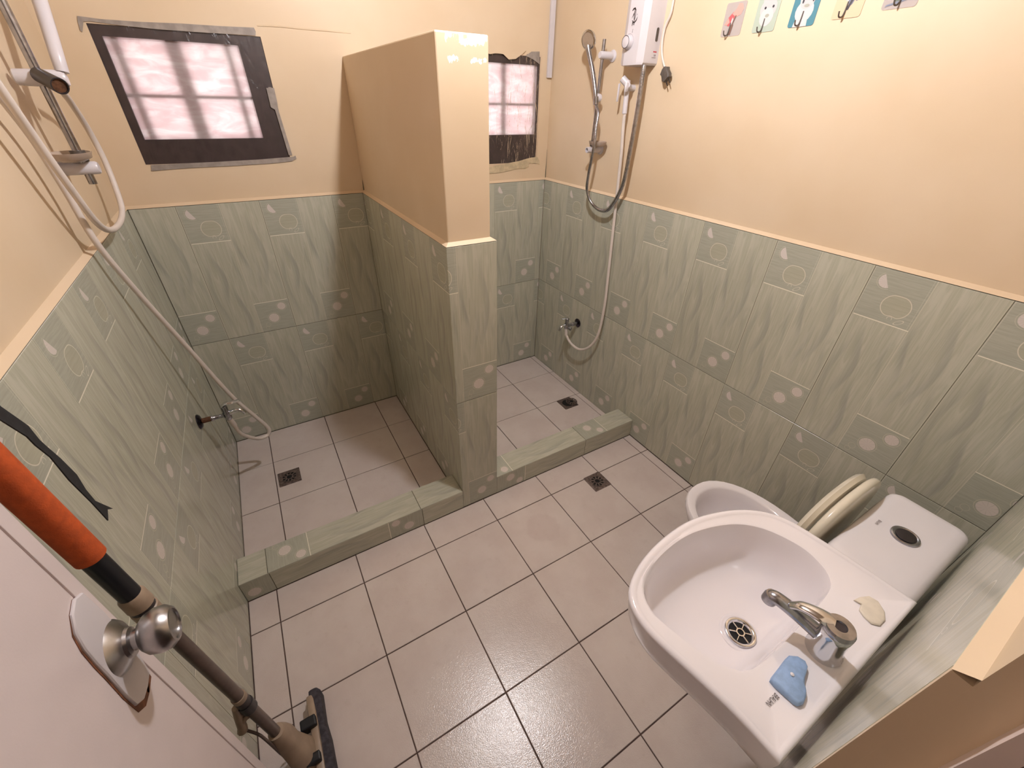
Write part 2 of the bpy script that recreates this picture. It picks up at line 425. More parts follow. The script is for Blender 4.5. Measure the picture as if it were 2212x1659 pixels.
def holed(x0, x1, z0, z1, holes, f):
    """grid of rectangles minus holes; f(a0,a1,b0,b1) -> vf"""
    xs = sorted({x0, x1, *[h[0] for h in holes], *[h[1] for h in holes]}); zs = sorted({z0, z1, *[h[2] for h in holes], *[h[3] for h in holes]})
    out = []
    for a0, a1 in zip(xs, xs[1:]):
        for b0, b1 in zip(zs, zs[1:]):
            if any(h[0] <= (a0+a1)/2 <= h[1] and h[2] <= (b0+b1)/2 <= h[3] for h in holes): continue
            out.append(f(a0, a1, b0, b1))
    return join(*out)
W1 = (0.016, 0.522, 1.355, 1.765); W2 = (1.250, 1.792, 1.300, 1.772)
DOOR_X0, DOOR_X1, DOOR_Z = -0.040, 0.699, 2.05
wl = mesh('wall_left', box(pXL-T, pXL, YN-0.3, pYD+T, -0.05, ZC), 'paint', kind='structure')
wf = mesh('wall_far', holed(pXL, pXR, -0.05, ZC, [W1, W2], lambda a, b, c, d: box(a, b, pYD, pYD+T, c, d)), 'paint', kind='structure')
wr = mesh('wall_right', box(pXR, pXR+T, pYN-0.11, pYD+T, -0.05, ZC), 'paint', kind='structure')
wn = mesh('wall_near', holed(pXL, pXR, -0.05, ZC, [(DOOR_X0, DOOR_X1, -0.05, DOOR_Z)], lambda a, b, c, d: box(a, b, pYN-0.11, pYN, c, d)), 'paint', kind='structure')
mesh('ceiling', box(pXL-T, pXR+T, -2.3, pYD+T, ZC, ZC+0.1), 'ceiling', kind='structure')
flo = mesh('floor', join(box(pXL, pXR, -2.2, 0.15, -0.06, -0.0025), box(pXL, pXR, 0.15, pYD, -0.06, 0.0075)), 'floor_grout', kind='structure')
mesh('wall_hallway_light_block', join(box(pXL-T, pXL, -2.3, YN-0.3, -0.05, ZC), box(pXL, pXR+T, -2.3, -2.2, -0.05, ZC), box(pXR, pXR+T, -2.2, pYN-0.11, -0.05, ZC)), 'dark_wood', kind='structure')  # unseen hall box added to block daylight at the doorway, dark against bounce
mesh('trim_6', box(DOOR_X1+0.0002, DOOR_X1+0.0075, pYN-0.001, YN-0.0005, 0, ZT), 'paint', kind='structure')
# door frame strips in the opening, seen at the jamb
mesh('trim_1', join(box(DOOR_X1-0.014, DOOR_X1, -1.182, -1.168, 0, DOOR_Z), box(DOOR_X0, DOOR_X1-0.014, -1.182, -1.168, DOOR_Z-0.014, DOOR_Z)), 'frame_white', kind='structure')
mesh('trim_2', join(box(DOOR_X1-0.012, DOOR_X1, -1.251, -1.1825, 0, DOOR_Z), box(DOOR_X0, DOOR_X1-0.012, -1.251, -1.1825, DOOR_Z-0.012, DOOR_Z)), 'dark_wood', kind='structure')

# partition between the two shower stalls
PX0, PX1, PY0 = 0.798, 0.975, 0.141
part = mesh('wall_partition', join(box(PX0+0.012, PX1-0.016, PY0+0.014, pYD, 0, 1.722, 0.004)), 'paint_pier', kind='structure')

# ---- tiles
GAP = 0.0011
def tile(parent, o, U, V, u0, u1, v0, v1, tu, tv, mat='tile', th=0.006, ch=0.0008, name='tile'):
    """o: point where u=v=0; rect in metres; tu,tv: position of the rect's origin inside the printed 0.3 x 0.6 tile"""
    o = Vector(o); U = Vector(U); V = Vector(V); N = U.cross(V)
    gu = GAP if mat == 'ftile' else 0.0005
    a0, a1, b0, b1 = u0+gu, u1-gu, v0+GAP, v1-GAP
    q = lambda a, b, h: o+U*a+V*b+N*h
    P = [(a0, b0, -th), (a1, b0, -th), (a1, b1, -th), (a0, b1, -th), (a0, b0, -ch), (a1, b0, -ch), (a1, b1, -ch), (a0, b1, -ch), (a0+ch, b0+ch, 0), (a1-ch, b0+ch, 0), (a1-ch, b1-ch, 0), (a0+ch, b1-ch, 0)]
    F = [(0, 1, 5, 4), (1, 2, 6, 5), (2, 3, 7, 6), (3, 0, 4, 7), (4, 5, 9, 8), (5, 6, 10, 9), (6, 7, 11, 10), (7, 4, 8, 11), (8, 9, 10, 11)]
    uv = [((a-u0+tu)/0.3, (b-v0+tv)/0.6) for a, b, h in P]
    return mesh(name, ([q(*p) for p in P], F), mat, parent, uvs=uv)
def tiled(parent, o, U, u0, u1, edge, rows, V=(0, 0, 1)):
    """rows: (v0, v1, tile v at v0)"""
    k = math.floor((u0-edge)/0.3+1e-6)
    e = edge+0.3*k
    while e < u1-1e-4:
        a, b = max(e, u0), min(e+0.3, u1)
        if b-a > 0.008:
            for v0, v1, tv in rows: tile(parent, o, U, V, a, b, v0, v1, a-e, tv)
        e += 0.3
ROWS = [(0.002, 0.6055, 0.0), (0.6055, ZT, 0.0)]
ROWS_S = [(0.012, 0.6055, 0.008), (0.6055, ZT, 0.0)]
def bed(parent, x0, x1, y0, y1, z0=0.0): mesh('grout_bed', box(x0, x1, y0, y1, z0, ZT-0.001), 'grout', parent)
bed(wl, pXL-0.001, XL-0.0014, YN, YD); bed(wf, XL, XR, YD+0.0014, pYD+0.001); bed(wr, XR+0.0014, pXR+0.001, YN, YD)
bed(wn, DOOR_X1+0.008, XR, pYN-0.001, YN-0.0014)
bed(part, PX0+0.0014, PX1-0.0014, PY0+0.0014, YD)
tiled(wl, (XL, 0, 0), (0, 1, 0), YN, YD-0.001, -0.045, ROWS)
tiled(wf, (0, YD, 0), (1, 0, 0), XL+0.001, PX0, 0.054, ROWS_S)
tiled(wf, (0, YD, 0), (1, 0, 0), PX1, XR-0.001, 1.515, ROWS_S)
tiled(wr, (XR, 0, 0), (0, -1, 0), -YD+0.001, -YN, -0.022, ROWS)
tiled(wn, (0, YN, 0), (-1, 0, 0), -XR+0.001, -DOOR_X1-0.007, -0.706-0.3, ROWS)
tiled(part, (PX0, 0, 0), (0, -1, 0), -YD, -PY0, -0.89, ROWS_S)
tiled(part, (PX1, 0, 0), (0, 1, 0), PY0, YD, 0.25, ROWS_S)
tiled(part, (0, PY0, 0), (1, 0, 0), PX0-0.001, PX1+0.001, 0.679, ROWS)

# painted mortar ledge along the tops of the tiles
def ledge(pts_in, pts_out):
    """strip from paint plane (high) to tile plane (low)"""
    V = []
    for (xi, yi), (xo, yo) in zip(pts_in, pts_out): V += [(xi, yi, 1.2175), (xo, yo, ZT+0.001), (xi, yi, ZT+0.001)]
    F = []
    for k in range(len(pts_in)-1):
        a = 3*k; b = 3*k+3; F += [(a, a+1, b+1, b), (a+1, a+2, b+2, b+1)]
    return V, F
e = 0.001
mesh('trim_3', ledge([(pXL-e, pYN), (pXL-e, pYD+e), (PX0+0.0125, pYD+e), (PX0+0.0125, PY0+0.0145), (PX1-0.0165, PY0+0.0145), (PX1-0.0165, pYD+e), (pXR+e, pYD+e), (pXR+e, pYN-e), (DOOR_X1+0.0005, pYN-e)],
                     [(XL, YN), (XL, YD), (PX0, YD), (PX0, PY0), (PX1, PY0), (PX1, YD), (XR, YD), (XR, YN), (DOOR_X1+0.0005, YN)]), 'paint', kind='structure')

# ---- floor tiles
def floor_tiles(x0, x1, y0, y1, ex, ey, z):
    global GAP
    g0 = GAP; GAP = 0.0018
    xs = [x0]+[ex+0.3*k for k in range(-9, 10) if x0+0.004 < ex+0.3*k < x1-0.004]+[x1]
    ys = [y0]+[ey+0.3*k for k in range(-9, 10) if y0+0.004 < ey+0.3*k < y1-0.004]+[y1]
    for a0, a1 in zip(xs, xs[1:]):
        for b0, b1 in zip(ys, ys[1:]):
            dz = random.uniform(-0.0004, 0.0004)
            tile(flo, (0, 0, z+dz), (1, 0, 0), (0, 1, 0), a0, a1, b0, b1, 0, 0, 'ftile', 0.008, 0.0012, 'floor_tile')
    GAP = g0
floor_tiles(XL, XR, -1.24, PY0, 0.0, 0.0, 0.0)
CY0, CY1, CZ = PY0, 0.262, 0.109
floor_tiles(XL, PX0, CY1, YD, 0.059, 0.581, 0.0105)
floor_tiles(PX1, XR, CY1, YD, 1.515, 0.603, 0.0105)

# ---- shower curbs
def curb(name, x0, x1, tops, fronts):
    c = mesh(name, box(x0+0.0015, x1-0.0015, CY0+0.0014, CY1-0.0014, -0.002, CZ-0.0014), 'grout', kind='structure')
    for a, b, org in tops:       # printed tile lies along +x, bottom of print at org
        tile(c, (0, 0, CZ), (0, -1, 0), (1, 0, 0), -CY1, -CY0, a, b, 0.168, a-org)
    for a, b, org, sgn in fronts:
        if sgn > 0: tile(c, (0, CY0, 0), (0, 0, -1), (1, 0, 0), -CZ+0.002, -0.001, a, b, 0.178, a-org)
        else: tile(c, (0, CY0, 0), (0, 0, 1), (-1, 0, 0), 0.001, CZ-0.002, -b, -a, 0.178, org-b)
    for a, b, org in tops:
        tile(c, (0, CY1, 0), (0, 0, -1), (-1, 0, 0), -CZ+0.002, -0.012, -b, -a, 0.03, 0.1)
    return c
curb('trim_4', XL, PX0, [(XL, 0.0, -0.6), (0.0, 0.598, 0.0), (0.598, PX0, 0.40)], [(XL, 0.003, 0.003, -1), (0.003, 0.603, 0.603, -1), (0.603, PX0, 1.2, -1)])
curb('trim_5', PX1, XR, [(PX1, 1.512, 0.912), (1.512, XR, 1.512)], [(PX1, 1.515, 0.985, 1), (1.515, XR, 1.30, 1)])

mesh('plaster_ridge', tube([(0.52, pYD+0.001, 1.797), (0.60, pYD, 1.800), (0.68, pYD+0.0005, 1.799), (0.76, pYD, 1.800), (0.86, pYD+0.002, 1.799)], 0.003, 8), 'paint', wf, smooth=60)
mesh('corner_crack', tube([(pXR-0.001, pYD-0.001, 1.21), (pXR-0.002, pYD-0.001, 1.25), (pXR-0.0005, pYD-0.002, 1.30), (pXR-0.001, pYD-0.001, 1.36)], lambda s: 0.0022*(1-s)+0.0004, 6), 'grout', wf)
mesh('corner_crack', tube([(PX0+0.011, pYD-0.001, 1.215), (PX0+0.0105, pYD-0.0015, 1.235), (PX0+0.011, pYD-0.001, 1.26)], lambda s: 0.0025*(1-s)+0.0004, 6), 'grout', wf)
# ------------------------------------------------------------------ windows
def window(n, hole, pane, label_bars, vbars, hz):
    x0, x1, z0, z1 = hole; a0, a1, c0, c1 = pane; y = pYD
    wd = mesh('window_%d' % n, holed(x0, x1, z0, z1, [pane], lambda a, b, c, d: box(a, b, y+0.004, y+0.040, c, d)), 'dark_frame', kind='structure')
    mesh('pane', box(a0-0.004, a1+0.004, y+0.018, y+0.0195, c0-0.004, c1+0.004), 'pane', wd)
    for xa, xb in vbars: mesh('bar', box(xa, xb, y+0.028, y+0.036, z0+0.01, z1-0.01), 'bar', wd)
    mesh('bar', box(x0+0.004, x1-0.004, y+0.0205, y+0.0265, hz-0.005, hz+0.005), 'bar', wd)
    return wd
win1 = window(1, W1, (0.043, 0.440, 1.436, 1.736), '', [(0.060, 0.083), (0.208, 0.257), (0.389, 0.411)], 1.572)
win2 = window(2, W2, (1.300, 1.786, 1.434, 1.738), '', [(1.370, 1.392), (1.572, 1.602), (1.766, 1.780)], 1.570)
def sheet(name, label, outline, y0, bul=0.004, seed=1, nx=26, nz=22):
    """wrinkled thin film over a window: outline gives (x0,x1) and functions for bottom and top"""
    rnd = random.Random(seed); x0, x1, zb, zt = outline; V = []; F = []
    ph = [rnd.uniform(0, 6) for _ in range(6)]
    for j in range(nz+1):
        for i in range(nx+1):
            s = i/nx; t = j/nz; x = x0+(x1-x0)*s; z = zb(x)+(zt(x)-zb(x))*t
            env = (s*(1-s)*t*(1-t))**0.5
            h = bul*env*2+0.0015*env*(math.sin(30*x+12*z+ph[0])+math.sin(55*x-22*z+ph[1])+math.sin(14*x+50*z+ph[2]))
            V.append((x, y0-h, z))
    for j in range(nz):
        for i in range(nx):
            a = j*(nx+1)+i; F.append((a, a+1, a+nx+2, a+nx+1))
    o = mesh(name, (V, F), 'film', smooth=60); return tag(o, label, 'plastic sheet')
sheet('plastic_sheet', 'clear plastic sheet taped over the fully visible dark window', (0.022, 0.520, lambda x: 1.352, lambda x: 1.768), pYD-0.0015, seed=3)
sheet('plastic_sheet', 'wrinkled clear plastic sheet over the window behind the partition', (1.256, 1.800, lambda x: 1.290, lambda x: 1.780), pYD-0.0015, 0.006, seed=9)
def tape(poly, label, mat='tape', y=pYD-0.0025, wav=0.0):
    o = mesh('tape_strip', plate(poly, (0, y, 0), (1, 0, 0), (0, 0, 1), (0, -0.0008, 0)), mat)
    return tag(o, label, 'tape')
tape([(-0.006, 1.744), (-0.002, 1.741), (0.012, 1.768), (0.03, 1.770), (0.10, 1.766), (0.20, 1.763), (0.35, 1.764), (0.506, 1.767), (0.510, 1.779), (0.507, 1.790), (0.40, 1.786), (0.28, 1.784), (0.16, 1.779), (0.06, 1.778), (0.002, 1.781), (-0.003, 1.765)], 'grey tape strip with a loose end along the window top edge')
tape([(0.026, 1.334), (0.15, 1.339), (0.30, 1.340), (0.45, 1.344), (0.524, 1.349), (0.545, 1.358), (0.544, 1.370), (0.535, 1.366), (0.40, 1.360), (0.25, 1.357), (0.032, 1.354)], 'grey tape strip along the lower edge of the dark window')
tape([(0.497, 1.607), (0.525, 1.608), (0.524, 1.560), (0.520, 1.531), (0.508, 1.536), (0.496, 1.543)], 'short pale tape patch on the upright side of the dark window')
tape([(0.505, 1.610), (0.516, 1.610), (0.532, 1.372), (0.518, 1.372)], 'long narrow tape strip down the side of the dark window', 'tape', pYD-0.0022)
tape([(1.26, 1.268), (1.40, 1.260), (1.492, 1.254), (1.56, 1.256), (1.62, 1.264), (1.68, 1.272), (1.72, 1.268), (1.742, 1.278), (1.745, 1.296), (1.81, 1.290), (1.818, 1.284), (1.815, 1.306), (1.800, 1.325), (1.75, 1.322), (1.676, 1.308), (1.60, 1.300), (1.501, 1.287), (1.40, 1.286), (1.26, 1.290)], 'ragged yellowed tape under the window behind the partition', 'tape_clear')
tape([(1.700, 1.772), (1.735, 1.790), (1.783, 1.793), (1.786, 1.742), (1.745, 1.760)], 'grey tape scrap on the top corner of the window behind the partition', 'tape')
tape([(1.26, 1.775), (1.40, 1.780), (1.498, 1.767), (1.53, 1.772), (1.569, 1.771), (1.60, 1.752), (1.64, 1.756), (1.687, 1.783), (1.70, 1.794), (1.60, 1.800), (1.26, 1.800)], 'strip of peach-painted tape with wavy edge above the window behind the partition', 'paint', pYD-0.0085)

# ------------------------------------------------------------------ ceiling lamp
t = thing('ceiling_lamp', 'bare round bulb in a white ceiling socket', 'lamp', (LAMP.x, LAMP.y, ZC))
mesh('socket', lathe((LAMP.x, LAMP.y, ZC), (0, 0, -1), [(0.045, 0), (0.045, 0.015), (0.024, 0.03), (0.022, 0.085)], 20), 'white_plastic', t, smooth=40)
mesh('bulb', lathe((LAMP.x, LAMP.y, LAMP.z+0.068), (0, 0, -1), [(0.014, 0)]+[(LAMP_R*math.sin(a), 0.068-LAMP_R*math.cos(a)) for a in [0.5+k*(PI-0.5)/9 for k in range(10)]], 20), 'bulb', t, smooth=60)

# ------------------------------------------------------------------ washbasin
def raypoly(poly, c, ang):
    dx, dy = math.cos(ang), math.sin(ang); best = None
    for (x0, y0), (x1, y1) in zip(poly, poly[1:]+poly[:1]):
        ex, ey = x1-x0, y1-y0; den = dx*ey-dy*ex
        if abs(den) < 1e-9: continue
        tt = ((x0-c[0])*ey-(y0-c[1])*ex)/den; ss_ = ((x0-c[0])*dy-(y0-c[1])*dx)/den
        if tt > 0 and -1e-6 <= ss_ <= 1+1e-6 and (best is None or tt > best): best = tt
    return best
outer_back = [(1.212, -1.108), (0.752, -1.112)]
outer_curve = [(0.752, -1.112), (0.748, -1.05), (0.737, -0.985), (0.724, -0.92), (0.719, -0.875), (0.728, -0.832), (0.757, -0.801), (0.822, -0.774), (0.906, -0.759), (0.997, -0.759), (1.090, -0.785), (1.150, -0.822), (1.184, -0.870), (1.199, -0.955), (1.208, -1.045), (1.212, -1.108)]
opoly = [(p.x, p.y) for p in catmull([(a, b, 0) for a, b in outer_curve], 4)]
inner_curve = [(0.810, -1.008), (0.785, -0.975), (0.768, -0.927), (0.755, -0.870), (0.768, -0.828), (0.802, -0.804), (0.875, -0.786), (0.964, -0.785), (1.056, -0.812), (1.110, -0.856), (1.137, -0.920), (1.134, -0.965), (1.116, -0.995), (1.080, -1.010), (0.960, -1.017), (0.845, -1.018), (0.810, -1.008)]
ipoly = [(p.x, p.y) for p in catmull([(a, b, 0) for a, b in inner_curve], 4)]
CC = (0.955, -0.935); NB = 120
dr = Vector((0.945, -0.955))
angs = [math.atan2(b-CC[1], a-CC[0]) for a, b in [(1.212, -1.108), (0.752, -1.112)]]
A = sorted([2*PI*i/NB-PI for i in range(NB)]+angs)
orr = [raypoly(opoly, CC, a) for a in A]; irr = [raypoly(ipoly, CC, a) for a in A]
def ringo(sc, z, c=(0.965, -1.02), dxy=0.0):
    out = []
    for a, r in zip(A, orr):
        x = CC[0]+(r-dxy)*math.cos(a); y = CC[1]+(r-dxy)*math.sin(a)
        out.append((c[0]+(x-c[0])*sc, max(c[1]+(y-c[1])*sc, -1.113), z))
    return out
def ringi(sc, z, grow=0.0):
    return [(dr.x+(CC[0]+(r+grow)*math.cos(a)-dr.x)*sc, dr.y+(CC[1]+(r+grow)*math.sin(a)-dr.y)*sc, z) for a, r in zip(A, irr)]
def ringm(k, z):
    return [(CC[0]+(r*(1-k)+q*k)*math.cos(a), CC[1]+(r*(1-k)+q*k)*math.sin(a), z) for a, r, q in zip(A, orr, irr)]
sink = thing('washbasin', 'white ceramic washbasin with a rounded front beside the toilet', 'sink', (0.965, -1.0, 0.0))
rings = [ringo(0.40, 0.612), ringo(0.52, 0.618), ringo(0.70, 0.640), ringo(0.85, 0.676), ringo(0.935, 0.712), ringo(0.972, 0.742), ringo(0.992, 0.778), ringo(1.0, 0.792), ringo(1.0, 0.797), ringo(1.0, 0.8005, dxy=0.004), ringo(1.0, 0.801, dxy=0.010), ringo(1.0, 0.799, dxy=0.0145), ringo(1.0, 0.7975, dxy=0.018), ringi(1.0, 0.7985, 0.006), ringi(1.0, 0.797, 0.001), ringi(0.992, 0.791), ringi(0.97, 0.775), ringi(0.93, 0.745), ringi(0.86, 0.715), ringi(0.72, 0.695), ringi(0.50, 0.685), ringi(0.25, 0.682)]
mesh('basin', loft(rings), 'china', sink, smooth=50)
mesh('waste_pipe', tube([(dr.x, dr.y, 0.625), (dr.x, dr.y-0.01, 0.56), (dr.x, dr.y-0.06, 0.535), (dr.x, -1.122, 0.535)], 0.018, 14), 'white_plastic', sink, smooth=60)
dl = mesh('drain_recess', lathe((dr.x, dr.y, 0.6815), (0, 0, 1), [(0.040, 0.001), (0.038, 0.0022), (0.034, 0.001), (0.030, 0.0008)], 32), 'china', sink, smooth=60)
def dring(r, z, n=32): return [(dr.x+r*math.cos(2*PI*i/n), dr.y+r*math.sin(2*PI*i/n), z) for i in range(n)]
dg_ = mesh('drain_flange', loft([dring(0.0305, 0.6820), dring(0.0300, 0.6875), dring(0.0280, 0.6885), dring(0.0235, 0.6870), dring(0.0212, 0.6838)], False, False), 'chrome', sink, smooth=50)
mesh('drain_hole', lathe((dr.x, dr.y, 0.6826), (0, 0, 1), [(0.0225, 0), (0.0225, 0.0006)], 24), 'black', dg_)
mesh('strainer', loft([dring(0.0085, 0.6834, 16), dring(0.0085, 0.6862, 16), dring(0.0062, 0.6862, 16), dring(0.0062, 0.6834, 16)], False, False), 'chrome', dg_, smooth=40)
for a in (0.3, 0.3+PI/3, 0.3+2*PI/3, 0.3+PI, 0.3+4*PI/3, 0.3+5*PI/3):
    mesh('strainer_bar', cyl((dr.x+0.0215*math.cos(a), dr.y+0.0215*math.sin(a), 0.6850), (dr.x+0.0075*math.cos(a), dr.y+0.0075*math.sin(a), 0.6850), 0.0014, 6), 'chrome', dg_)
text('maker_mark', 'BRAUHN', 0.0118, (0.816, -1.0595, 0.7985), (-1, 0, 0), (0, -1, 0), (0, 0, 0.0012), 'ink', sink, 0.56)

# faucet on the basin deck
fc = thing('basin_faucet', 'chrome single basin faucet standing on the washbasin deck', 'faucet', (0.966, -1.062, 0.799))
mesh('body', lathe((0.966, -1.061, 0.7985), (-0.125, 0.04, 1), [(0.0285, 0), (0.0285, 0.004), (0.0245, 0.012), (0.0230, 0.05), (0.0235, 0.062), (0.0240, 0.074), (0.0225, 0.0765)], 28), 'chrome', fc, smooth=40)
mesh('spout', sweep(catmull([(0.966, -1.058, 0.822), (0.955, -1.03, 0.836), (0.942, -0.998, 0.850), (0.933, -0.972, 0.856), (0.930, -0.962, 0.850)], 6), lambda s: [(0.0135*(1.12-0.22*s)*math.cos(2*PI*i/14), 0.0105*(1.15-0.2*s)*math.sin(2*PI*i/14)) for i in range(14)]), 'chrome_dull', fc, smooth=60)
mesh('aerator', lathe((0.931, -0.966, 0.853), (0, 0.05, -1), [(0.0110, -0.006), (0.0128, 0), (0.0128, 0.013), (0.009, 0.013)], 18), 'chrome_dull', fc, smooth=40)
cap = mesh('handle_cap', loft([[(0.956+1.0*x, -1.0577+y, z) for x, y in ell(0, 0, r, r, 24)] for r, z in ((0.0235, 0.8735), (0.0242, 0.878), (0.0215, 0.8835), (0.010, 0.8838), (0.0085, 0.880))]), 'chrome_dull', fc, smooth=40)
mesh('cap_recess', lathe((0.956, -1.0577, 0.8802), (0, 0, 1), [(0.0088, 0), (0.0088, 0.0006)], 20), 'ink', cap)
mesh('lever', sweep(catmull([(0.955, -1.050, 0.879), (0.948, -1.028, 0.880), (0.942, -1.006, 0.874), (0.938, -0.994, 0.862)], 6), lambda s: [((0.0165-0.0085*s)*math.cos(2*PI*i/14), (0.0050)*math.sin(2*PI*i/14)) for i in range(14)]), 'chrome', fc, smooth=60)

# soap
o = mesh('soap_bar', plate([(0.900, -1.036), (0.911, -1.044), (0.915, -1.055), (0.910, -1.062), (0.900, -1.066), (0.890, -1.069), (0.880, -1.074), (0.874, -1.080), (0.865, -1.085), (0.851, -1.088), (0.842, -1.085), (0.839, -1.080), (0.837, -1.066), (0.835, -1.051), (0.836, -1.042), (0.844, -1.040), (0.869, -1.038), (0.888, -1.036)], (0, 0, 0.7985), (1, 0, 0), (0, 1, 0), (0, 0, 0.010), 0.005), 'soap', smooth=60)
tag(o, 'small light blue soap piece on the washbasin edge', 'soap')
o = mesh('soap_crumb', lathe((0.872, -1.0555, 0.8088), (0, 0, 1), [(0.0028, 0), (0.0032, 0.0012), (0.0015, 0.0026)], 10), 'china', smooth=60)
tag(o, 'tiny white crumb on top of the blue soap', 'crumb')
o = mesh('soap_remnant', plate([(1.108, -1.043), (1.125, -1.046), (1.143, -1.054), (1.147, -1.068), (1.135, -1.084), (1.118, -1.092), (1.098, -1.092), (1.088, -1.082), (1.090, -1.068), (1.096, -1.058), (1.112, -1.054)], (0, 0, 0.7985), (1, 0, 0), (0, 1, 0), (0, 0, 0.0035), 0.004), 'soap_old', smooth=60)
tag(o, 'flat cream soap remnant stuck beside the basin faucet', 'soap')

# ------------------------------------------------------------------ toilet
TX = 1.49
to = thing('toilet', 'white two-piece toilet with raised cream seat behind the washbasin', 'toilet', (TX, -0.80, 0.0))
def bowlring(a, yf, yb, z, p=2.2, n=40):
    # egg outline: front at yf, back at yb
    out = []
    for i in range(n):
        q = 2*PI*i/n; c, s = math.cos(q), math.sin(q); ym = yb+(yf-yb)*0.48
        yy = ym+((yf-ym) if s > 0 else (ym-yb))*math.copysign(abs(s)**(2/p), s)
        out.append((TX+a*math.copysign(abs(c)**(2/p), c), yy, z))
    return out
mesh('bowl', loft([bowlring(0.105, -0.60, -1.02, 0.0, 2.6), bowlring(0.105, -0.60, -1.02, 0.04, 2.6), bowlring(0.10, -0.62, -1.02, 0.14, 2.4), bowlring(0.125, -0.56, -1.02, 0.25), bowlring(0.160, -0.510, -1.00, 0.33), bowlring(0.172, -0.495, -0.99, 0.372), bowlring(0.172, -0.494, -0.99, 0.386), bowlring(0.168, -0.498, -0.985, 0.392),
                    bowlring(0.140, -0.527, -0.86, 0.392), bowlring(0.133, -0.535, -0.855, 0.384), bowlring(0.130, -0.54, -0.85, 0.350), bowlring(0.110, -0.57, -0.83, 0.27), bowlring(0.07, -0.62, -0.78, 0.20), bowlring(0.04, -0.66, -0.74, 0.185)]), 'china', to, smooth=50)
def rbox(x0, x1, y0, y1, r, zs):
    return loft([[(x, y, z) for x, y in rrect(x0+i, x1-i, y0+i, y1-i, max(r-i, 0.004), 6)] for z, i in zs])
mesh('tank', rbox(1.312, 1.660, -1.108, -0.945, 0.03, [(0.36, 0.02), (0.40, 0.008), (0.655, 0.0)]), 'china', to, smooth=50)
lidt = mesh('tank_lid', rbox(1.298, 1.668, -1.112, -0.932, 0.035, [(0.656, 0.006), (0.66, 0.0), (0.684, 0.0), (0.694, 0.005), (0.699, 0.014), (0.700, 0.028)]), 'china', to, smooth=60)
bt = mesh('flush_button', loft([[(x, y, z) for x, y in ell(1.500, -1.022, r, r*0.98, 28)] for r, z in ((0.031, 0.6995), (0.0305, 0.704), (0.027, 0.7055), (0.023, 0.7035))]), 'chrome_dull', to, smooth=40)
mesh('button_insert', loft([[(x, y, z) for x, y in ell(1.502, -1.023, r, r*0.98, 24)] for r, z in ((0.0215, 0.7034), (0.0215, 0.7046), (0.0205, 0.705))]), 'black_plastic', bt, smooth=40)
text('maker_mark', 'BRAUHN', 0.0105, (1.490, -0.967, 0.7), (-1, 0, 0), (0, -1, 0), (0, 0, 0.0009), 'ink_soft', to, 0.56)
# raised seat and cover, standing on the hinges
def oval_plate(y0, tilt, thick, top, half, hole=False, z0=0.415):
    zc = (z0+top)/2; b = (top-z0)/2; rings = []
    def rg(k, yy): return [(TX-0.012+x, y0+yy+tilt*(z-z0), z) for x, z in ell(0, zc, half-k, b-k, 44, 2.5)]
    if not hole: return loft([rg(0.008, -thick/2), rg(0.002, -thick*0.32), rg(0, 0), rg(0.002, thick*0.32), rg(0.008, thick/2)])
    return loft([rg(0.008, -thick/2), rg(0.0, 0), rg(0.008, thick/2), rg(0.055, thick/2), rg(0.06, 0), rg(0.055, -thick/2), rg(0.008, -thick/2)], False, False)
mesh('seat_cover', oval_plate(-0.892, -0.03, 0.022, 0.770, 0.185), 'seat', to, smooth=50)
mesh('seat', oval_plate(-0.862, -0.03, 0.020, 0.762, 0.182, True), 'seat', to, smooth=50)
for dx in (-0.075, 0.075): mesh('hinge', box(TX-0.012+dx-0.018, TX-0.012+dx+0.018, -0.915, -0.872, 0.385, 0.425, 0.005), 'seat', to)

# ------------------------------------------------------------------ floor drains
def drain(label, x, y, z, loose=False):
    d = thing('floor_drain', label, 'drain', (x, y, z-0.004))
    p = loft([[(a, b, zz) for a, b in rrect(x-0.05+i, x+0.05-i, y-0.05+i, y+0.05-i, 0.003, 2)] for zz, i in ((z-0.004, 0), (z+0.0012, 0), (z+0.0018, 0.002))])
    mesh('plate', p, 'drain', d)
    mesh('drain_hole', lathe((x, y, z+0.0019), (0, 0, 1), [(0.034, 0), (0.034, 0.0002)], 28), 'black' if loose else 'drain', d)
    gx, gy, gz = (x+0.028, y-0.004, z+0.006) if loose else (x, y, z+0.0022)
    rr = [[(gx+r*math.cos(2*PI*i/30), gy+r*math.sin(2*PI*i/30), gz+h) for i in range(30)] for r, h in ((0.036, 0), (0.036, 0.0016), (0.0315, 0.0012), (0.0315, 0))]
    G = [loft(rr, False, False), loft([[(gx+r*math.cos(2*PI*i/20), gy+r*math.sin(2*PI*i/20), gz+h) for i in range(20)] for r, h in ((0.0165, 0), (0.0165, 0.0014), (0.0125, 0.0014), (0.0125, 0))], False, False)]
    for k in range(10):
        a = 2*PI*k/10; ca, sa = math.cos(a), math.sin(a); w_ = 0.0028
        q = [(gx+ca*0.0155-sa*w_, gy+sa*0.0155+ca*w_), (gx+ca*0.0155+sa*w_, gy+sa*0.0155-ca*w_), (gx+ca*0.032+sa*w_*1.4, gy+sa*0.032-ca*w_*1.4), (gx+ca*0.032-sa*w_*1.4, gy+sa*0.032+ca*w_*1.4)]
        G.append(plate(q, (0, 0, gz), (1, 0, 0), (0, 1, 0), (0, 0, 0.0013)))
    g = mesh('grate', join(*G), 'drain', d)
    if not loose:
        mesh('slots', lathe((gx, gy, gz-0.0001), (0, 0, 1), [(0.0315, 0), (0.0315, 0.0003)], 28), 'black', d)
    mesh('centre_cap', lathe((gx, gy, gz), (0, 0, 1), [(0.0125, 0), (0.0125, 0.001), (0.006, 0.003)], 18), 'black' , d, smooth=50)
    return d
drain('square steel floor drain in front of the shower stalls', 1.452, -0.045, 0.0008)
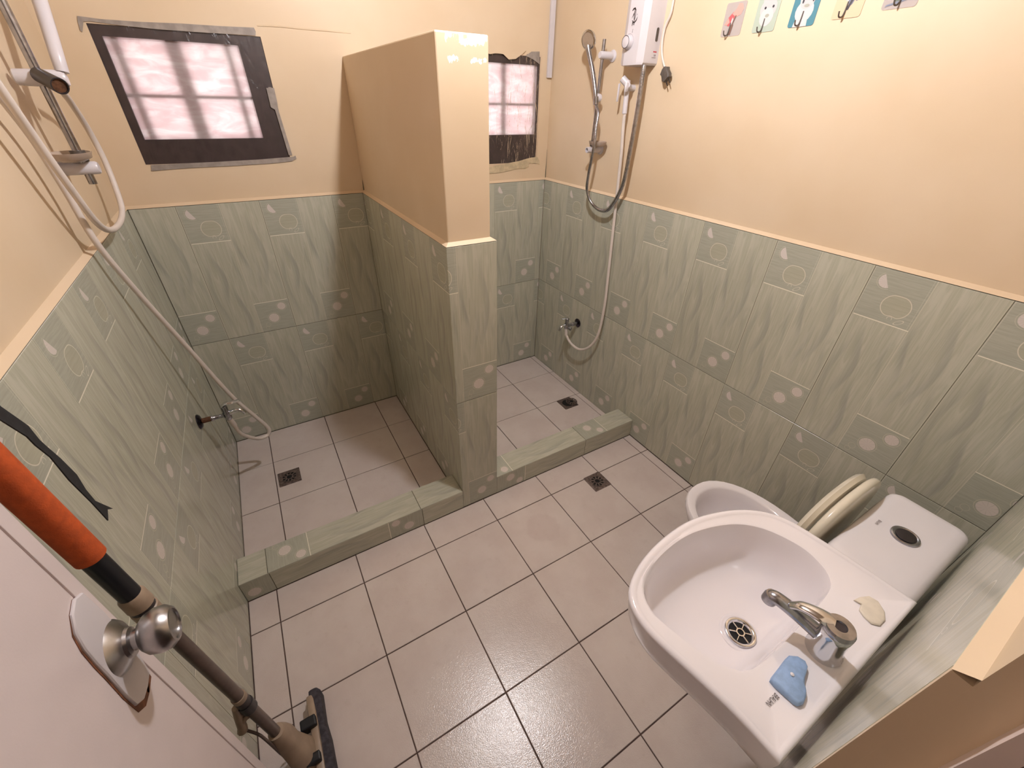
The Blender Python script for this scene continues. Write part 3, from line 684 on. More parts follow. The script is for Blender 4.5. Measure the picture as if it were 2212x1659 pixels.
drain('square steel floor drain in the stall with the brass-stub tap', 0.120, 0.730, 0.0112)
drain('floor drain with its round grate shifted off, beside the electric heater wall', 1.710, 0.551, 0.0112, True)

# ------------------------------------------------------------------ left shower stall: wall tap
tp = thing('wall_tap', 'chrome wall tap on a rusty stub in the stall under the dark window', 'tap', (XL, 0.668, 0.495))
Y1, Z1 = 0.668, 0.497
mesh('flange', lathe((XL, Y1, Z1), (1, 0, 0), [(0.030, 0.0), (0.030, 0.004), (0.024, 0.010), (0.014, 0.013)], 28), 'dark_chrome', tp, smooth=40)
mesh('pipe_stub', cyl((XL+0.008, Y1, Z1), (XL+0.046, Y1, Z1), 0.0105, 16), 'rust', tp, smooth=40)
mesh('collar', lathe((XL+0.044, Y1, Z1), (1, 0, 0), [(0.012, 0), (0.0125, 0.004), (0.010, 0.008), (0.0085, 0.010), (0.0085, 0.040), (0.013, 0.046)], 18), 'chrome_dull', tp, smooth=40)
mesh('body', lathe((XL+0.100, Y1, Z1-0.024), (0, 0, 1), [(0.010, 0), (0.013, 0.006), (0.0135, 0.034), (0.0105, 0.042), (0.0115, 0.062), (0.009, 0.066)], 20), 'chrome_dull', tp, smooth=40)
mesh('spout', tube([(XL+0.105, Y1, Z1+0.002), (XL+0.128, Y1-0.002, Z1+0.010), (XL+0.150, Y1-0.004, Z1+0.006), (XL+0.160, Y1-0.004, Z1-0.012)], lambda s: 0.0095-0.0015*s, 12), 'chrome', tp, smooth=60)
mesh('handle', sweep(catmull([(XL+0.092, Y1, Z1+0.043), (XL+0.110, Y1, Z1+0.052), (XL+0.132, Y1, Z1+0.050), (XL+0.158, Y1, Z1+0.052)], 6), lambda s: [(0.010*math.cos(2*PI*i/10), 0.0042*math.sin(2*PI*i/10)) for i in range(10)]), 'chrome', tp, smooth=60)

# hose from this tap up to the valve high on the wall
def px(lst): return lst
o = thing('shower_hose', 'white hose running from the brass-stub tap up past the corner shower rail', 'hose', (-0.06, 0.5, 0.3))
mesh('hose', tube([(-0.078, 0.352, 1.665), (-0.079, 0.378, 1.614), (-0.080, 0.402, 1.569), (-0.079, 0.455, 1.488), (-0.077, 0.482, 1.378), (-0.072, 0.490, 1.237), (-0.055, 0.560, 1.067), (-0.022, 0.655, 0.834), (0.030, 0.750, 0.530), (0.073, 0.790, 0.381), (0.102, 0.805, 0.295), (0.105, 0.805, 0.262), (0.088, 0.800, 0.243), (0.051, 0.780, 0.258), (0.012, 0.722, 0.345), (0.006, 0.688, 0.430), (0.003, 0.672, 0.470)], 0.0080, 12, 8), 'hose', o, smooth=70)
mesh('hose_sleeve', cyl((0.0065, 0.692, 0.42), (0.003, 0.669, 0.476), 0.0104, 14), 'hose', o, smooth=40)

# shower rail on the left wall
rl = thing('shower_rail', 'chrome shower rail with white brackets and black handset holder in the corner', 'shower rail', (-0.05, 0.64, 1.36))
RX, RY = -0.052, 0.640
mesh('rail', cyl((RX, RY+0.008, 1.365), (RX, RY-0.004, 1.86), 0.0098, 16), 'chrome_dull', rl, smooth=40)
mesh('bracket', lathe((pXL, RY+0.006, 1.405), (1, 0, 0), [(0.024, 0), (0.024, 0.005), (0.017, 0.009), (0.016, 0.086), (0.013, 0.090)], 22), 'white_plastic', rl, smooth=40)
mesh('bracket', lathe((pXL, RY-0.004, 1.775), (1, 0, 0), [(0.024, 0), (0.024, 0.005), (0.017, 0.009), (0.016, 0.086), (0.013, 0.090)], 22), 'white_plastic', rl, smooth=40)
mesh('soap_dish', loft([[(x, y, z) for x, y in ell(RX-0.012, RY-0.02, a, b, 28)] for a, b, z in ((0.025, 0.035, 1.424), (0.042, 0.055, 1.432), (0.046, 0.060, 1.446), (0.043, 0.057, 1.446), (0.038, 0.050, 1.434), (0.02, 0.03, 1.428))]), 'dish', rl, smooth=50)
mesh('dish_clip', lathe((RX, RY+0.006, 1.422), (0, 0, 1), [(0.0165, 0), (0.0165, 0.026)], 18), 'grey_plug', rl, smooth=40)
sl = mesh('slider', lathe((RX-0.048, RY, 1.607), (1, 0, 0), [(0.013, 0), (0.017, 0.004), (0.018, 0.030), (0.018, 0.094), (0.014, 0.100)], 22), 'white_plastic', rl, smooth=40)
mesh('handset_holder', lathe((RX+0.004, RY-0.014, 1.612), (0.46, -0.80, -0.22), [(0.014, -0.004), (0.0165, 0.0), (0.0170, 0.05), (0.0175, 0.092), (0.0150, 0.092), (0.0135, 0.070)], 20), 'black_plastic', rl, smooth=40)
mesh('holder_plug', lathe((RX+0.004, RY-0.014, 1.612), (0.46, -0.80, -0.22), [(0.0149, 0.086), (0.0149, 0.0875)], 20), 'rust', rl)
mesh('clamp_lever', tube([(-0.004, RY, 1.620), (-0.001, RY+0.01, 1.655), (0.000, RY+0.055, 1.715), (0.000, RY+0.105, 1.785), (0.000, RY+0.115, 1.84)], lambda s: 0.0135+0.003*s, 14), 'white_plastic', rl, smooth=60)
o = thing('handset_hose', 'white hose looping under the corner shower rail', 'hose', (-0.05, 0.6, 1.25))
mesh('hose', tube([(-0.035, 0.700, 1.585), (-0.045, 0.800, 1.55), (-0.050, 0.880, 1.48), (-0.050, 0.900, 1.393), (-0.050, 0.858, 1.292), (-0.050, 0.800, 1.256), (-0.050, 0.690, 1.244), (-0.050, 0.565, 1.256), (-0.050, 0.482, 1.297), (-0.050, 0.418, 1.389), (-0.052, 0.370, 1.489), (-0.052, 0.327, 1.576), (-0.055, 0.30, 1.66)], 0.0082, 12, 8), 'hose', o, smooth=70)
o = thing('stop_valve', 'white plastic stop valve feeding the corner hoses', 'valve', (pXL, 0.32, 1.66))
mesh('body', join(cyl((pXL, 0.325, 1.715), (-0.060, 0.325, 1.715), 0.012, 14), cyl((-0.066, 0.270, 1.715), (-0.066, 0.375, 1.715), 0.013, 14)), 'white_plastic', o, smooth=40)
mesh('outlet', cyl((-0.055, 0.297, 1.665), (-0.062, 0.290, 1.715), 0.0105, 14), 'white_plastic', o, smooth=40)
mesh('outlet', cyl((-0.078, 0.348, 1.664), (-0.068, 0.355, 1.715), 0.0105, 14), 'white_plastic', o, smooth=40)

# ------------------------------------------------------------------ right stall: heater, rail, hoses, tap
ht = thing('water_heater', 'white slim electric shower heater with dial on the peach wall', 'water heater', (pXR, 0.5, 1.71))
def hpoly(k): return [(pXR, 0.437-k), (1.790+k*0.3, 0.437-k), (1.777+k*0.3, 0.464), (1.777+k*0.3, 0.536), (1.790+k*0.3, 0.563+k), (pXR, 0.563+k)]
HH = [(1.712, -0.006), (1.718, -0.001), (1.724, 0.0), (2.02, 0.0), (2.03, -0.004)]
mesh('casing', loft([[(x if x > 1.86 else x-k*0.5, y, z) for x, y in hpoly(k)] for z, k in HH]), 'white_plastic', ht, smooth=25)
dy, dz = 0.520, 1.785
dl_ = mesh('dial', lathe((1.777, dy, dz), (-1, 0, 0), [(0.024, 0), (0.0235, 0.004), (0.021, 0.016), (0.019, 0.017)], 30), 'white_plastic', ht, smooth=40)
mesh('dial_ring', loft([[(1.7595, dy+r*math.cos(2*PI*i/30), dz+r*math.sin(2*PI*i/30)) for i in range(30)] for r in (0.0205, 0.0185)], False, False), 'ink', dl_)
mesh('dial_outline', loft([[(1.7765, dy+r*math.cos(2*PI*i/30), dz+r*math.sin(2*PI*i/30)) for i in range(30)] for r in (0.0262, 0.0255)], False, False), 'ink_soft', ht)
eo = (1.7767, 0.506, 1.862)
E_ = lambda pts, wd: stroke(pts, wd, eo, (0, -1, 0), (0, 0, 1), (-0.0002, 0, 0))
mesh('emblem', join(E_([(-0.016, 0.016), (-0.010, 0.021), (-0.002, 0.022), (0.003, 0.017)], [0.003, 0.006, 0.006, 0.003]), E_([(-0.002, 0.020), (-0.003, 0.008), (-0.002, -0.004), (0.001, -0.016)], [0.003, 0.004, 0.003, 0.002]), E_([(0.003, 0.018), (0.004, 0.006), (0.003, -0.004), (0.001, -0.014)], [0.003, 0.003, 0.004, 0.003]), E_([(-0.004, 0.008), (-0.009, 0.001), (-0.014, -0.006)], [0.004, 0.003, 0.001]), E_([(-0.010, -0.012), (-0.004, -0.018), (0.004, -0.019), (0.011, -0.014), (0.017, -0.004)], [0.002, 0.005, 0.005, 0.005, 0.001]), E_([(-0.006, -0.018), (-0.006, -0.024), (-0.008, -0.029)], [0.005, 0.004, 0.002]), E_([(0.003, -0.019), (0.001, -0.025), (0.004, -0.027)], [0.005, 0.004, 0.003]), E_([(0.012, 0.001), (0.014, 0.005)], [0.002, 0.001])), 'ink', ht)
mesh('pointer_mark', join(E_([(-0.002, -0.040), (0.003, -0.0395)], 0.0012), E_([(0.0, -0.041), (-0.0003, -0.046), (-0.0006, -0.049)], [0.0015, 0.002, 0.004])), 'ink_soft', ht)
so = (1.830, 0.4367, 1.79)
mesh('indicator_window', plate(rrect(-0.007, 0.005, 0.002, 0.044, 0.0055, 5), (1.842, 0.4369, 1.783), (1, 0, 0), (0, 0, 1), (0, -0.0012, 0)), 'grey_plug', ht)
mesh('rating_label', plate([(-0.008, 0.0), (0.010, 0.0), (0.010, 0.004), (-0.008, 0.004)], (1.843, 0.4369, 1.752), (1, 0, 0), (0, 0, 1), (0, -0.0004, 0)), 'red_ink', ht)
mesh('rating_label', join(plate([(-0.012, 0.0), (0.010, 0.0), (0.010, 0.0018), (-0.012, 0.0018)], (1.843, 0.4369, 1.735), (1, 0, 0), (0, 0, 1), (0, -0.0004, 0)), plate([(-0.002, 0.005), (0.001, 0.005), (0.001, 0.011), (-0.002, 0.011)], (1.843, 0.4369, 1.735), (1, 0, 0), (0, 0, 1), (0, -0.0004, 0)), plate([(0.004, 0.005), (0.007, 0.005), (0.007, 0.011), (0.004, 0.011)], (1.843, 0.4369, 1.735), (1, 0, 0), (0, 0, 1), (0, -0.0004, 0))), 'ink_soft', ht)

cp = thing('power_cord', 'loose cream power cord with dark grey plug hanging beside the heater', 'cord', (1.857, 0.34, 1.66))
mesh('cord', tube([(1.857, 0.400, 2.05), (1.857, 0.398, 1.95), (1.856, 0.399, 1.901), (1.855, 0.400, 1.863), (1.855, 0.417, 1.825), (1.855, 0.417, 1.777), (1.854, 0.402, 1.735), (1.852, 0.372, 1.695)], 0.0042, 8), 'hose', cp, smooth=60)
mesh('plug', loft([[Vector((1.848, 0.374, 1.697))+Vector((-0.15, -0.66, -0.74)).normalized()*h+Vector((1, 0, 0))*x+Vector((0, 0.74, -0.66))*y for x, y in rrect(-a, a, -b, b, min(a, b)*0.5, 3)] for h, a, b in ((-0.006, 0.007, 0.008), (0.0, 0.010, 0.012), (0.006, 0.011, 0.019), (0.014, 0.011, 0.016), (0.034, 0.011, 0.019), (0.044, 0.010, 0.014))]), 'grey_plug', cp, smooth=40)
for s in (-0.007, 0.007): mesh('prong', cyl(Vector((1.842, 0.345, 1.664))+Vector((0, 0.74, -0.66))*s, Vector((1.839, 0.332, 1.650))+Vector((0, 0.74, -0.66))*s, 0.002, 8), 'black_plastic', cp)

# rail with handset
r2 = thing('handset_rail', 'chrome rail with white brackets and soap dish beside the electric heater', 'shower rail', (1.812, 0.70, 1.38))
QX, QY = 1.810, 0.706
mesh('rail', cyl((QX, QY+0.004, 1.390), (QX, QY, 1.810), 0.0075, 14), 'chrome_dull', r2, smooth=40)
mesh('bracket', lathe((pXR, QY-0.004, 1.756), (-1, 0, 0), [(0.022, 0), (0.022, 0.004), (0.0145, 0.009), (0.0135, 0.072), (0.011, 0.076)], 22), 'white_plastic', r2, smooth=40)
bl = mesh('bracket', lathe((pXR, QY+0.004, 1.397), (-1, 0, 0), [(0.022, 0), (0.022, 0.004), (0.0135, 0.009), (0.0125, 0.082), (0.0125, 0.086), (0.0085, 0.086), (0.0085, 0.070)], 22), 'white_plastic', r2, smooth=40)
mesh('bracket_bore', lathe((pXR-0.0705, QY+0.004, 1.397), (-1, 0, 0), [(0.0084, 0), (0.0084, 0.001)], 16), 'black', r2)
mesh('soap_dish', loft([[(x, y, z) for x, y in ell(QX+0.012, QY-0.02, a, b, 24)] for a, b, z in ((0.018, 0.028, 1.412), (0.032, 0.045, 1.420), (0.036, 0.05, 1.434), (0.033, 0.047, 1.434), (0.028, 0.04, 1.422), (0.015, 0.02, 1.416))]), 'dish', r2, smooth=50)
mesh('dish_clip', box(QX-0.010, QX+0.010, QY-0.010, QY+0.012, 1.412, 1.434, 0.003), 'grey_plug', r2)
mesh('handset_clip', lathe((QX+0.006, QY-0.002, 1.603), (-0.9, -0.1, 0.05), [(0.012, -0.004), (0.0165, 0.0), (0.0165, 0.016), (0.010, 0.024)], 18), 'white_plastic', r2, smooth=40)
hs = thing('shower_handset', 'chrome handheld shower head resting in the rail clip beside the heater', 'shower head', (1.785, 0.70, 1.60))
mesh('handle', tube([(1.787, 0.694, 1.585), (1.786, 0.700, 1.625), (1.783, 0.730, 1.70), (1.779, 0.762, 1.765), (1.777, 0.772, 1.79)], lambda s: 0.0085+0.0025*s, 14), 'chrome_dull', hs, smooth=60)
ha = Vector((-0.93, -0.25, -0.28)).normalized()
mesh('head', lathe(Vector((1.790, 0.782, 1.812)), ha, [(0.008, -0.020), (0.023, -0.014), (0.035, 0.0), (0.0375, 0.008), (0.035, 0.012), (0.030, 0.0125), (0.0295, 0.010)], 28), 'chrome', hs, smooth=50)
mesh('spray_face', lathe(Vector((1.790, 0.782, 1.812))+ha*0.0101, ha, [(0.0294, 0), (0.0294, 0.0005)], 24), 'beige', hs)
mesh('nut', cyl((1.788, 0.690, 1.578), (1.787, 0.693, 1.608), 0.0115, 14), 'chrome_dull', hs, smooth=40)
o = thing('chrome_hose', 'chrome flexible hose looping from the heater to its handset', 'hose', (1.80, 0.58, 1.15))
mesh('hose', tube([(1.788, 0.690, 1.580), (1.784, 0.662, 1.546), (1.772, 0.651, 1.492), (1.766, 0.643, 1.430), (1.767, 0.652, 1.365), (1.773, 0.669, 1.291), (1.785, 0.681, 1.226),  (1.798, 0.654, 1.171), (1.808, 0.590, 1.145), (1.808, 0.524, 1.169), (1.806, 0.461, 1.277), (1.805, 0.447, 1.425), (1.806, 0.443, 1.576), (1.808, 0.447, 1.690), (1.810, 0.450, 1.722)], lambda s: 0.0068+0.0022*(1 if s > 0.62 else max(0, (s-0.5)/0.12))+0.0003*math.sin(s*900), 12, 30), 'chrome_dull', o, smooth=70)
vt = thing('inlet_valve', 'white plastic inlet valve under the electric heater', 'valve', (1.83, 0.54, 1.58))
VY = 0.545
mesh('body', join(cyl((pXR, VY, 1.640), (1.822, VY, 1.640), 0.012, 14), cyl((1.825, VY-0.002, 1.665), (1.822, VY-0.010, 1.575), 0.0105, 14), cyl((1.824, VY+0.002, 1.655), (1.812, VY+0.02, 1.672), 0.014, 14), cyl((1.826, VY-0.014, 1.640), (1.806, VY-0.022, 1.648), 0.012, 14)), 'white_plastic', vt, smooth=40)
mesh('handle', sweep(catmull([(1.803, VY-0.024, 1.655), (1.800, VY-0.026, 1.640), (1.803, VY-0.022, 1.628)], 4), lambda s: [(0.006*math.cos(2*PI*i/8), 0.010*math.sin(2*PI*i/8)) for i in range(8)]), 'white_plastic', vt, smooth=40)
mesh('lever', box(1.806, 1.814, VY+0.028, VY+0.036, 1.590, 1.655, 0.003), 'white_plastic', vt, smooth=40)
mesh('hose_nut', cyl((1.822, VY-0.010, 1.578), (1.822, VY-0.012, 1.548), 0.0105, 14), 'white_plastic', vt, smooth=40)
o = thing('feed_hose', 'white hose hanging from the heater valve to the tap with two outlets', 'hose', (1.83, 0.5, 0.33))
mesh('hose', tube([(1.822, 0.532, 1.56), (1.825, 0.532, 1.50), (1.829, 0.524, 1.40), (1.833, 0.519, 1.267), (1.834, 0.504, 1.016), (1.832, 0.489, 0.804), (1.828, 0.479, 0.675), (1.818, 0.482, 0.51), (1.804, 0.519, 0.412), (1.790, 0.587, 0.360), (1.776, 0.654, 0.368), (1.766, 0.695, 0.405), (1.764, 0.704, 0.440)], 0.0074, 12, 8), 'hose', o, smooth=70)
mesh('hose_sleeve', cyl((1.765, 0.701, 0.412), (1.764, 0.705, 0.452), 0.0098, 14), 'hose', o, smooth=40)
t2 = thing('stall_tap', 'chrome two-outlet wall tap with hose under the electric heater', 'tap', (XR, 0.708, 0.468))
Y2, Z2 = 0.708, 0.470
mesh('flange', lathe((XR, Y2, Z2), (-1, 0, 0), [(0.027, 0), (0.027, 0.003), (0.020, 0.008), (0.012, 0.011)], 26), 'dark_chrome', t2, smooth=40)
mesh('arm', lathe((XR-0.006, Y2, Z2), (-1, 0, 0), [(0.0105, 0), (0.0105, 0.022), (0.013, 0.024), (0.013, 0.038), (0.0095, 0.042), (0.0095, 0.068)], 18), 'chrome_dull', t2, smooth=40)
mesh('body', lathe((1.766, Y2, Z2-0.020), (0, 0, 1), [(0.010, 0), (0.0135, 0.006), (0.0135, 0.030), (0.0105, 0.036), (0.0115, 0.060), (0.012, 0.068), (0.009, 0.071)], 20), 'chrome_dull', t2, smooth=40)
mesh('spout', tube([(1.760, Y2, Z2+0.002), (1.742, Y2, Z2+0.006), (1.724, Y2, Z2-0.002), (1.716, Y2, Z2-0.022)], lambda s: 0.009-0.001*s, 12), 'chrome', t2, smooth=60)
mesh('side_outlet', lathe((1.766, Y2-0.008, Z2-0.006), (0.35, -1, -0.2), [(0.009, 0), (0.009, 0.016), (0.0105, 0.018), (0.0105, 0.028), (0.007, 0.028)], 16), 'chrome_dull', t2, smooth=40)
mesh('handle', sweep(catmull([(1.768, Y2, Z2+0.050), (1.750, Y2, Z2+0.053), (1.725, Y2, Z2+0.052)], 5), lambda s: [(0.0095*(1-0.4*s)*math.cos(2*PI*i/10), 0.0035*math.sin(2*PI*i/10)) for i in range(10)]), 'chrome', t2, smooth=60)

# cable trunking beside the window
tr = thing('cable_trunking', 'white vertical cable trunking in the corner above the tiles', 'trunking', (1.845, pYD, 1.685))
mesh('base', box(1.834, 1.858, pYD-0.006, pYD, 1.690, ZC), 'white_plastic', tr)
mesh('cover', box(1.832, 1.860, pYD-0.014, pYD-0.0055, 1.688, ZC, 0.002), 'white_plastic', tr)

# ------------------------------------------------------------------ adhesive picture hooks on the right wall
for nm, c in (('pr_red', (196, 92, 96)), ('pr_pink', (232, 158, 146)), ('pr_brown', (120, 92, 80)), ('pr_white', (206, 198, 195)), ('pr_mint', (172, 182, 166)), ('pr_grey', (164, 162, 148)), ('pr_teal', (74, 128, 142)), ('pr_teal_dark', (74, 128, 146)), ('pr_black', (60, 56, 62)), ('pr_navy', (56, 66, 120)), ('pr_sand', (214, 186, 152)), ('pr_slate', (120, 124, 140)), ('pr_green', (96, 104, 88)), ('pr_lilac', (194, 188, 186))):
    pr(nm, c)
WX = pXR-0.0003
def hook(label, yl, yr, z0, z1, card, art, hk):
    t = thing('adhesive_hook', label, 'wall hook', (pXR, (yl+yr)/2, z0), 'picture hooks on the peach wall')
    w_ = yl-yr; h_ = z1-z0; oo = (WX, yl, z0); U = (0, -1, 0); V = (0, 0, 1)
    mesh('card', plate(rrect(0, w_, 0, h_, 0.006, 4), oo, U, V, (-0.0012, 0, 0)), card, t)
    for i, (shape, m) in enumerate(art):
        mesh('print', plate([(a*w_, b*h_) for a, b in shape], (WX-0.0012-0.00012*(i+1), yl, z0), U, V, (-0.0001, 0, 0)), m, t)
    ho = Vector((WX-0.0022, yl-hk[0]*w_, z0+hk[1]*h_))
    mesh('hook', tube([ho+Vector((0.001, 0, 0.030)), ho+Vector((-0.001, 0, 0.010)), ho+Vector((-0.005, 0.001, -0.002)), ho+Vector((-0.015, 0.004, -0.002)), ho+Vector((-0.019, 0.005, 0.009))], lambda s: 0.0019, 8, 6), 'grey_plug', t, smooth=60)
    return t
E2 = lambda cx, cy, a, b: ell(cx, cy, a, b, 16)
hook('clear hook card with pink and red flower print', 0.165, 0.091, 1.779, 1.866, 'card_clear', [
    ([(0.30, 0.30), (0.42, 0.34), (0.55, 0.60), (0.42, 0.72), (0.22, 0.56), (0.14, 0.40)], 'pr_red'), ([(0.38, 0.66), (0.55, 0.80), (0.62, 0.95), (0.80, 0.93), (0.90, 0.78), (0.82, 0.62), (0.60, 0.56)], 'pr_pink'),
    ([(0.08, 0.36), (0.22, 0.34), (0.34, 0.42), (0.24, 0.56)], 'pr_pink'), ([(0.44, 0.30), (0.50, 0.30), (0.62, 0.60), (0.57, 0.62)], 'pr_brown'), ([(0.36, 0.04), (0.50, 0.04), (0.56, 0.34), (0.42, 0.34)], 'pr_brown'), ([(0.46, 0.34), (0.50, 0.50), (0.44, 0.56), (0.40, 0.44)], 'pr_white')], (0.40, 0.06))
hook('pale green hook card with faint rabbit print', 0.049, -0.026, 1.780, 1.866, 'pr_mint', [
    (E2(0.52, 0.66, 0.36, 0.30), 'pr_lilac'), (E2(0.30, 0.98, 0.09, 0.2), 'pr_lilac'), (E2(0.74, 0.98, 0.09, 0.2), 'pr_lilac'), (E2(0.52, 0.42, 0.30, 0.26), 'pr_white'), (E2(0.38, 0.68, 0.045, 0.04), 'pr_black'), (E2(0.72, 0.70, 0.045, 0.04), 'pr_black'), (E2(0.54, 0.46, 0.09, 0.05), 'pr_grey')], (0.47, 0.04))
hook('teal hook card with white rabbit print', -0.069, -0.146, 1.783, 1.870, 'pr_teal', [
    (E2(0.50, 0.40, 0.34, 0.30), 'pr_white'), (E2(0.52, 0.70, 0.28, 0.26), 'pr_lilac'), (E2(0.36, 0.98, 0.09, 0.18), 'pr_white'), (E2(0.70, 0.98, 0.09, 0.18), 'pr_white'), (plate_ := [(0.20, 0.0), (0.74, 0.0), (0.70, 0.24), (0.26, 0.24)], 'pr_white'), (E2(0.36, 0.66, 0.035, 0.06), 'pr_black'), (E2(0.74, 0.68, 0.035, 0.06), 'pr_black'), (E2(0.54, 0.54, 0.10, 0.04), 'pr_grey')], (0.48, 0.06))
hook('sand coloured hook card with dark blue flower print', -0.192, -0.266, 1.790, 1.876, 'pr_sand', [
    (E2(0.52, 0.66, 0.34, 0.26), 'pr_lilac'), (E2(0.40, 0.62, 0.14, 0.10), 'pr_slate'), (E2(0.62, 0.66, 0.14, 0.12), 'pr_navy'), (E2(0.54, 0.46, 0.10, 0.16), 'pr_slate'), ([(0.44, 0.20), (0.52, 0.20), (0.64, 0.52), (0.56, 0.56)], 'pr_black'), (E2(0.72, 0.50, 0.07, 0.10), 'pr_navy')], (0.44, 0.06))
hook('clear hook card with dark leafy plant print', -0.313, -0.390, 1.797, 1.884, 'card_clear', [
    ([(0.30, 0.16), (0.62, 0.18), (0.76, 0.60), (0.60, 0.92), (0.36, 0.90), (0.22, 0.50)], 'pr_green'), ([(0.50, 0.14), (0.64, 0.18), (0.68, 0.60), (0.54, 0.62)], 'pr_brown'), ([(0.10, 0.06), (0.86, 0.20), (0.86, 0.25), (0.12, 0.11)], 'pr_slate')], (0.50, 0.10))

# ------------------------------------------------------------------ door
DX = -0.012; DE = -0.531; DHg = -1.128
dr1 = mesh('door_1', join(box(DX-0.034, DX-0.001, DHg, DE+0.0, 0.012, 2.03)), 'door', kind='structure')
mesh('door_edge_strip', box(DX-0.036, DX+0.0012, DE-0.022, DE+0.001, 0.012, 2.03, 0.0012), 'door', dr1)
mesh('door_panel', box(DX-0.002, DX, DHg+0.002, DE-0.0245, 0.014, 2.028), 'door', dr1)
KY, KZ = -0.572, 0.955
kb = mesh('knob', lathe((DX, KY, KZ), (1, 0, 0), [(0.0385, 0), (0.0385, 0.003), (0.034, 0.009), (0.021, 0.017), (0.0195, 0.021), (0.014, 0.023), (0.014, 0.029), (0.020, 0.031), (0.0275, 0.038), (0.0315, 0.050), (0.0305, 0.061), (0.024, 0.069), (0.021, 0.0695), (0.0205, 0.067), (0.0001, 0.067)], 40), 'steel', dr1, smooth=35)
pl_ = [(-0.544, 1.050), (-0.560, 1.060), (-0.580, 1.057), (-0.597, 1.042), (-0.606, 1.020), (-0.611, 0.99), (-0.614, 0.960), (-0.620, 0.915), (-0.621, 0.885), (-0.606, 0.868), (-0.586, 0.862), (-0.564, 0.862), (-0.552, 0.905), (-0.545, 0.945), (-0.542, 1.0)]
mesh('worn_patch', plate([(a-(0.003 if a < -0.59 else 0), b-(0.013 if b < 0.9 else 0)) for a, b in pl_], (DX+0.0002, 0, 0), (0, 1, 0), (0, 0, 1), (0.0006, 0, 0)), 'brown_wood', dr1)
mesh('cover_plate', plate(pl_, (DX+0.0008, 0, 0), (0, 1, 0), (0, 0, 1), (0.0040, 0, 0), 0.004), 'white_plastic', dr1, smooth=30)
mesh('stain', plate([(-0.566, 0.868), (-0.572, 0.866), (-0.590, 0.855), (-0.588, 0.850), (-0.570, 0.858)], (DX+0.0003, 0, 0), (0, 1, 0), (0, 0, 1), (0.0005, 0, 0)), 'red_stain' if 'red_stain' in MAT else 'rust', dr1)

# ------------------------------------------------------------------ mop leaning in the corner behind the door edge
mp = thing('sponge_mop', 'squeeze sponge mop with orange grip leaning between the door and tiled wall', 'mop', (0.03, -0.43, 0.0))
P0 = Vector((0.004, -0.447, 0.215)); P1 = Vector((-0.050, -0.437, 1.30)); dirp = (P1-P0).normalized()
def at(z): return P0+dirp*((z-P0.z)/dirp.z)
mesh('pole', cyl(at(0.215), at(0.95), 0.0125, 18), 'pole', mp, smooth=40)
mesh('pole_collar', join(cyl(at(0.40), at(0.43), 0.0165, 18), cyl(at(0.43), at(0.455), 0.0145, 18)), 'black_plastic', mp, smooth=40)
mesh('pole_ring', cyl(at(0.455), at(0.47), 0.0148, 18), 'beige', mp, smooth=40)
mesh('pole_lock', lathe(at(0.835), dirp, [(0.0150, 0), (0.0195, 0.004), (0.0198, 0.024), (0.0170, 0.026), (0.0170, 0.034), (0.0198, 0.036), (0.0190, 0.062), (0.0158, 0.068)], 20), 'beige', mp, smooth=30)
mesh('lock_slot', lathe(at(0.835), dirp, [(0.0178, 0.0262), (0.0178, 0.0338)], 20), 'black_plastic', mp, smooth=40)
mesh('sleeve', cyl(at(0.895), at(1.06), 0.0155, 20), 'navy', mp, smooth=40)
mesh('grip', lathe(at(1.005), dirp, [(0.0158, 0), (0.0195, 0.003), (0.0195, 0.36), (0.015, 0.365)], 24), 'orange', mp, smooth=40)
mesh('head_body', loft([[(x, y, z) for x, y in rrect(cx-a, cx+a, cy-b, cy+b, min(a, b)*0.8, 4)] for cx, cy, a, b, z in ((0.036, -0.470, 0.026, 0.040, 0.026), (0.032, -0.468, 0.030, 0.046, 0.055), (0.024, -0.462, 0.027, 0.038, 0.095), (0.014, -0.452, 0.024, 0.030, 0.135), (0.009, -0.445, 0.024, 0.031, 0.170), (0.006, -0.446, 0.023, 0.026, 0.205), (0.004, -0.447, 0.0175, 0.0185, 0.235))]), 'beige', mp, smooth=50)
mesh('backing_plate', box(0.052, 0.074, -0.575, -0.322, 0.018, 0.066, 0.006), 'beige', mp, smooth=40)
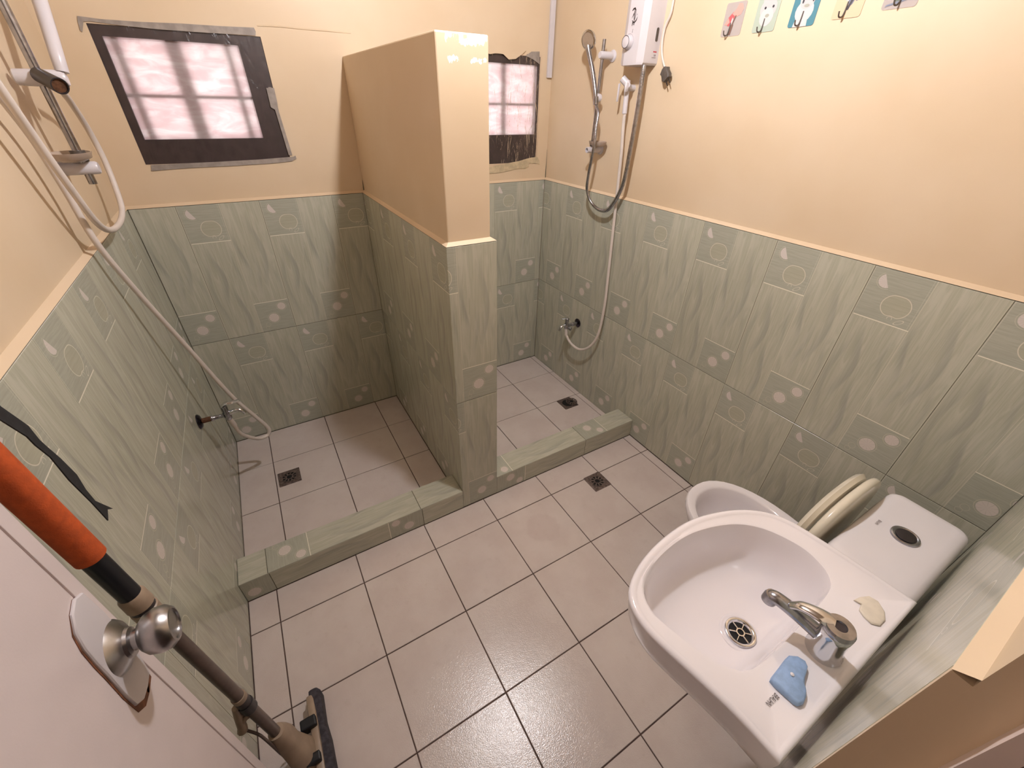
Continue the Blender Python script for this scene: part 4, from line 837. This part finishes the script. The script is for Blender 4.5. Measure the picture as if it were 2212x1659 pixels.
mesh('sponge', loft([[(x, y, z) for x, z in rrect(0.060, 0.060+a, 0.0, h, 0.010, 4)] for y, a, h in ((-0.590, 0.028, 0.050), (-0.580, 0.036, 0.062), (-0.45, 0.036, 0.060), (-0.40, 0.031, 0.058), (-0.32, 0.034, 0.066), (-0.308, 0.026, 0.060))]), 'sponge', mp, smooth=40)
mesh('clamp', box(0.030, 0.072, -0.415, -0.385, 0.045, 0.082, 0.004), 'navy', mp)
mesh('clamp', box(0.030, 0.070, -0.505, -0.480, 0.045, 0.086, 0.004), 'navy', mp)
mesh('squeeze_lever', join(tube([(-0.024, -0.448, 0.435), (-0.030, -0.450, 0.395), (-0.036, -0.452, 0.350), (-0.040, -0.452, 0.335)], lambda s: 0.0075+0.004*s, 10), tube([(-0.036, -0.452, 0.36), (-0.022, -0.452, 0.380), (-0.012, -0.452, 0.385)], 0.007, 8)), 'beige', mp, smooth=50)
mesh('lever_rod', tube([(-0.038, -0.452, 0.338), (-0.020, -0.460, 0.300), (-0.010, -0.470, 0.275), (-0.006, -0.470, 0.16)], 0.0035, 8), 'pole', mp, smooth=50)
for s in (0, 1): mesh('slot', box(0.008+0.010*s, 0.014+0.012*s, -0.4185+0.004*s, -0.4165+0.006*s, 0.150-0.02*s, 0.156-0.012*s), 'black', mp)

# ------------------------------------------------------------------ black strap hanging against the left wall
so_ = [(-0.345, 1.300), (-0.342, 1.23), (-0.322, 1.182), (-0.3225, 1.155), (-0.319, 1.139), (-0.311, 1.108), (-0.3045, 1.066), (-0.311, 1.036), (-0.3105, 1.008), (-0.284, 0.960), (-0.298, 0.973), (-0.317, 0.964), (-0.3205, 1.013), (-0.3290, 1.076), (-0.3285, 1.125), (-0.338, 1.157), (-0.340, 1.175), (-0.361, 1.221), (-0.365, 1.300)]
st = thing('hanging_strap', 'twisted black strap hanging by the tiled wall above the mop', 'strap', (-0.05, -0.32, 0.95))
mesh('webbing', plate(so_, (-0.051, 0, 0), (0, 1, 0), (0, 0, 1), (0.0018, 0, 0)), 'strap', st)
mesh('nail', cyl((pXL-0.01, -0.352, 1.288), (-0.046, -0.352, 1.290), 0.0022, 8), 'black_plastic', st)
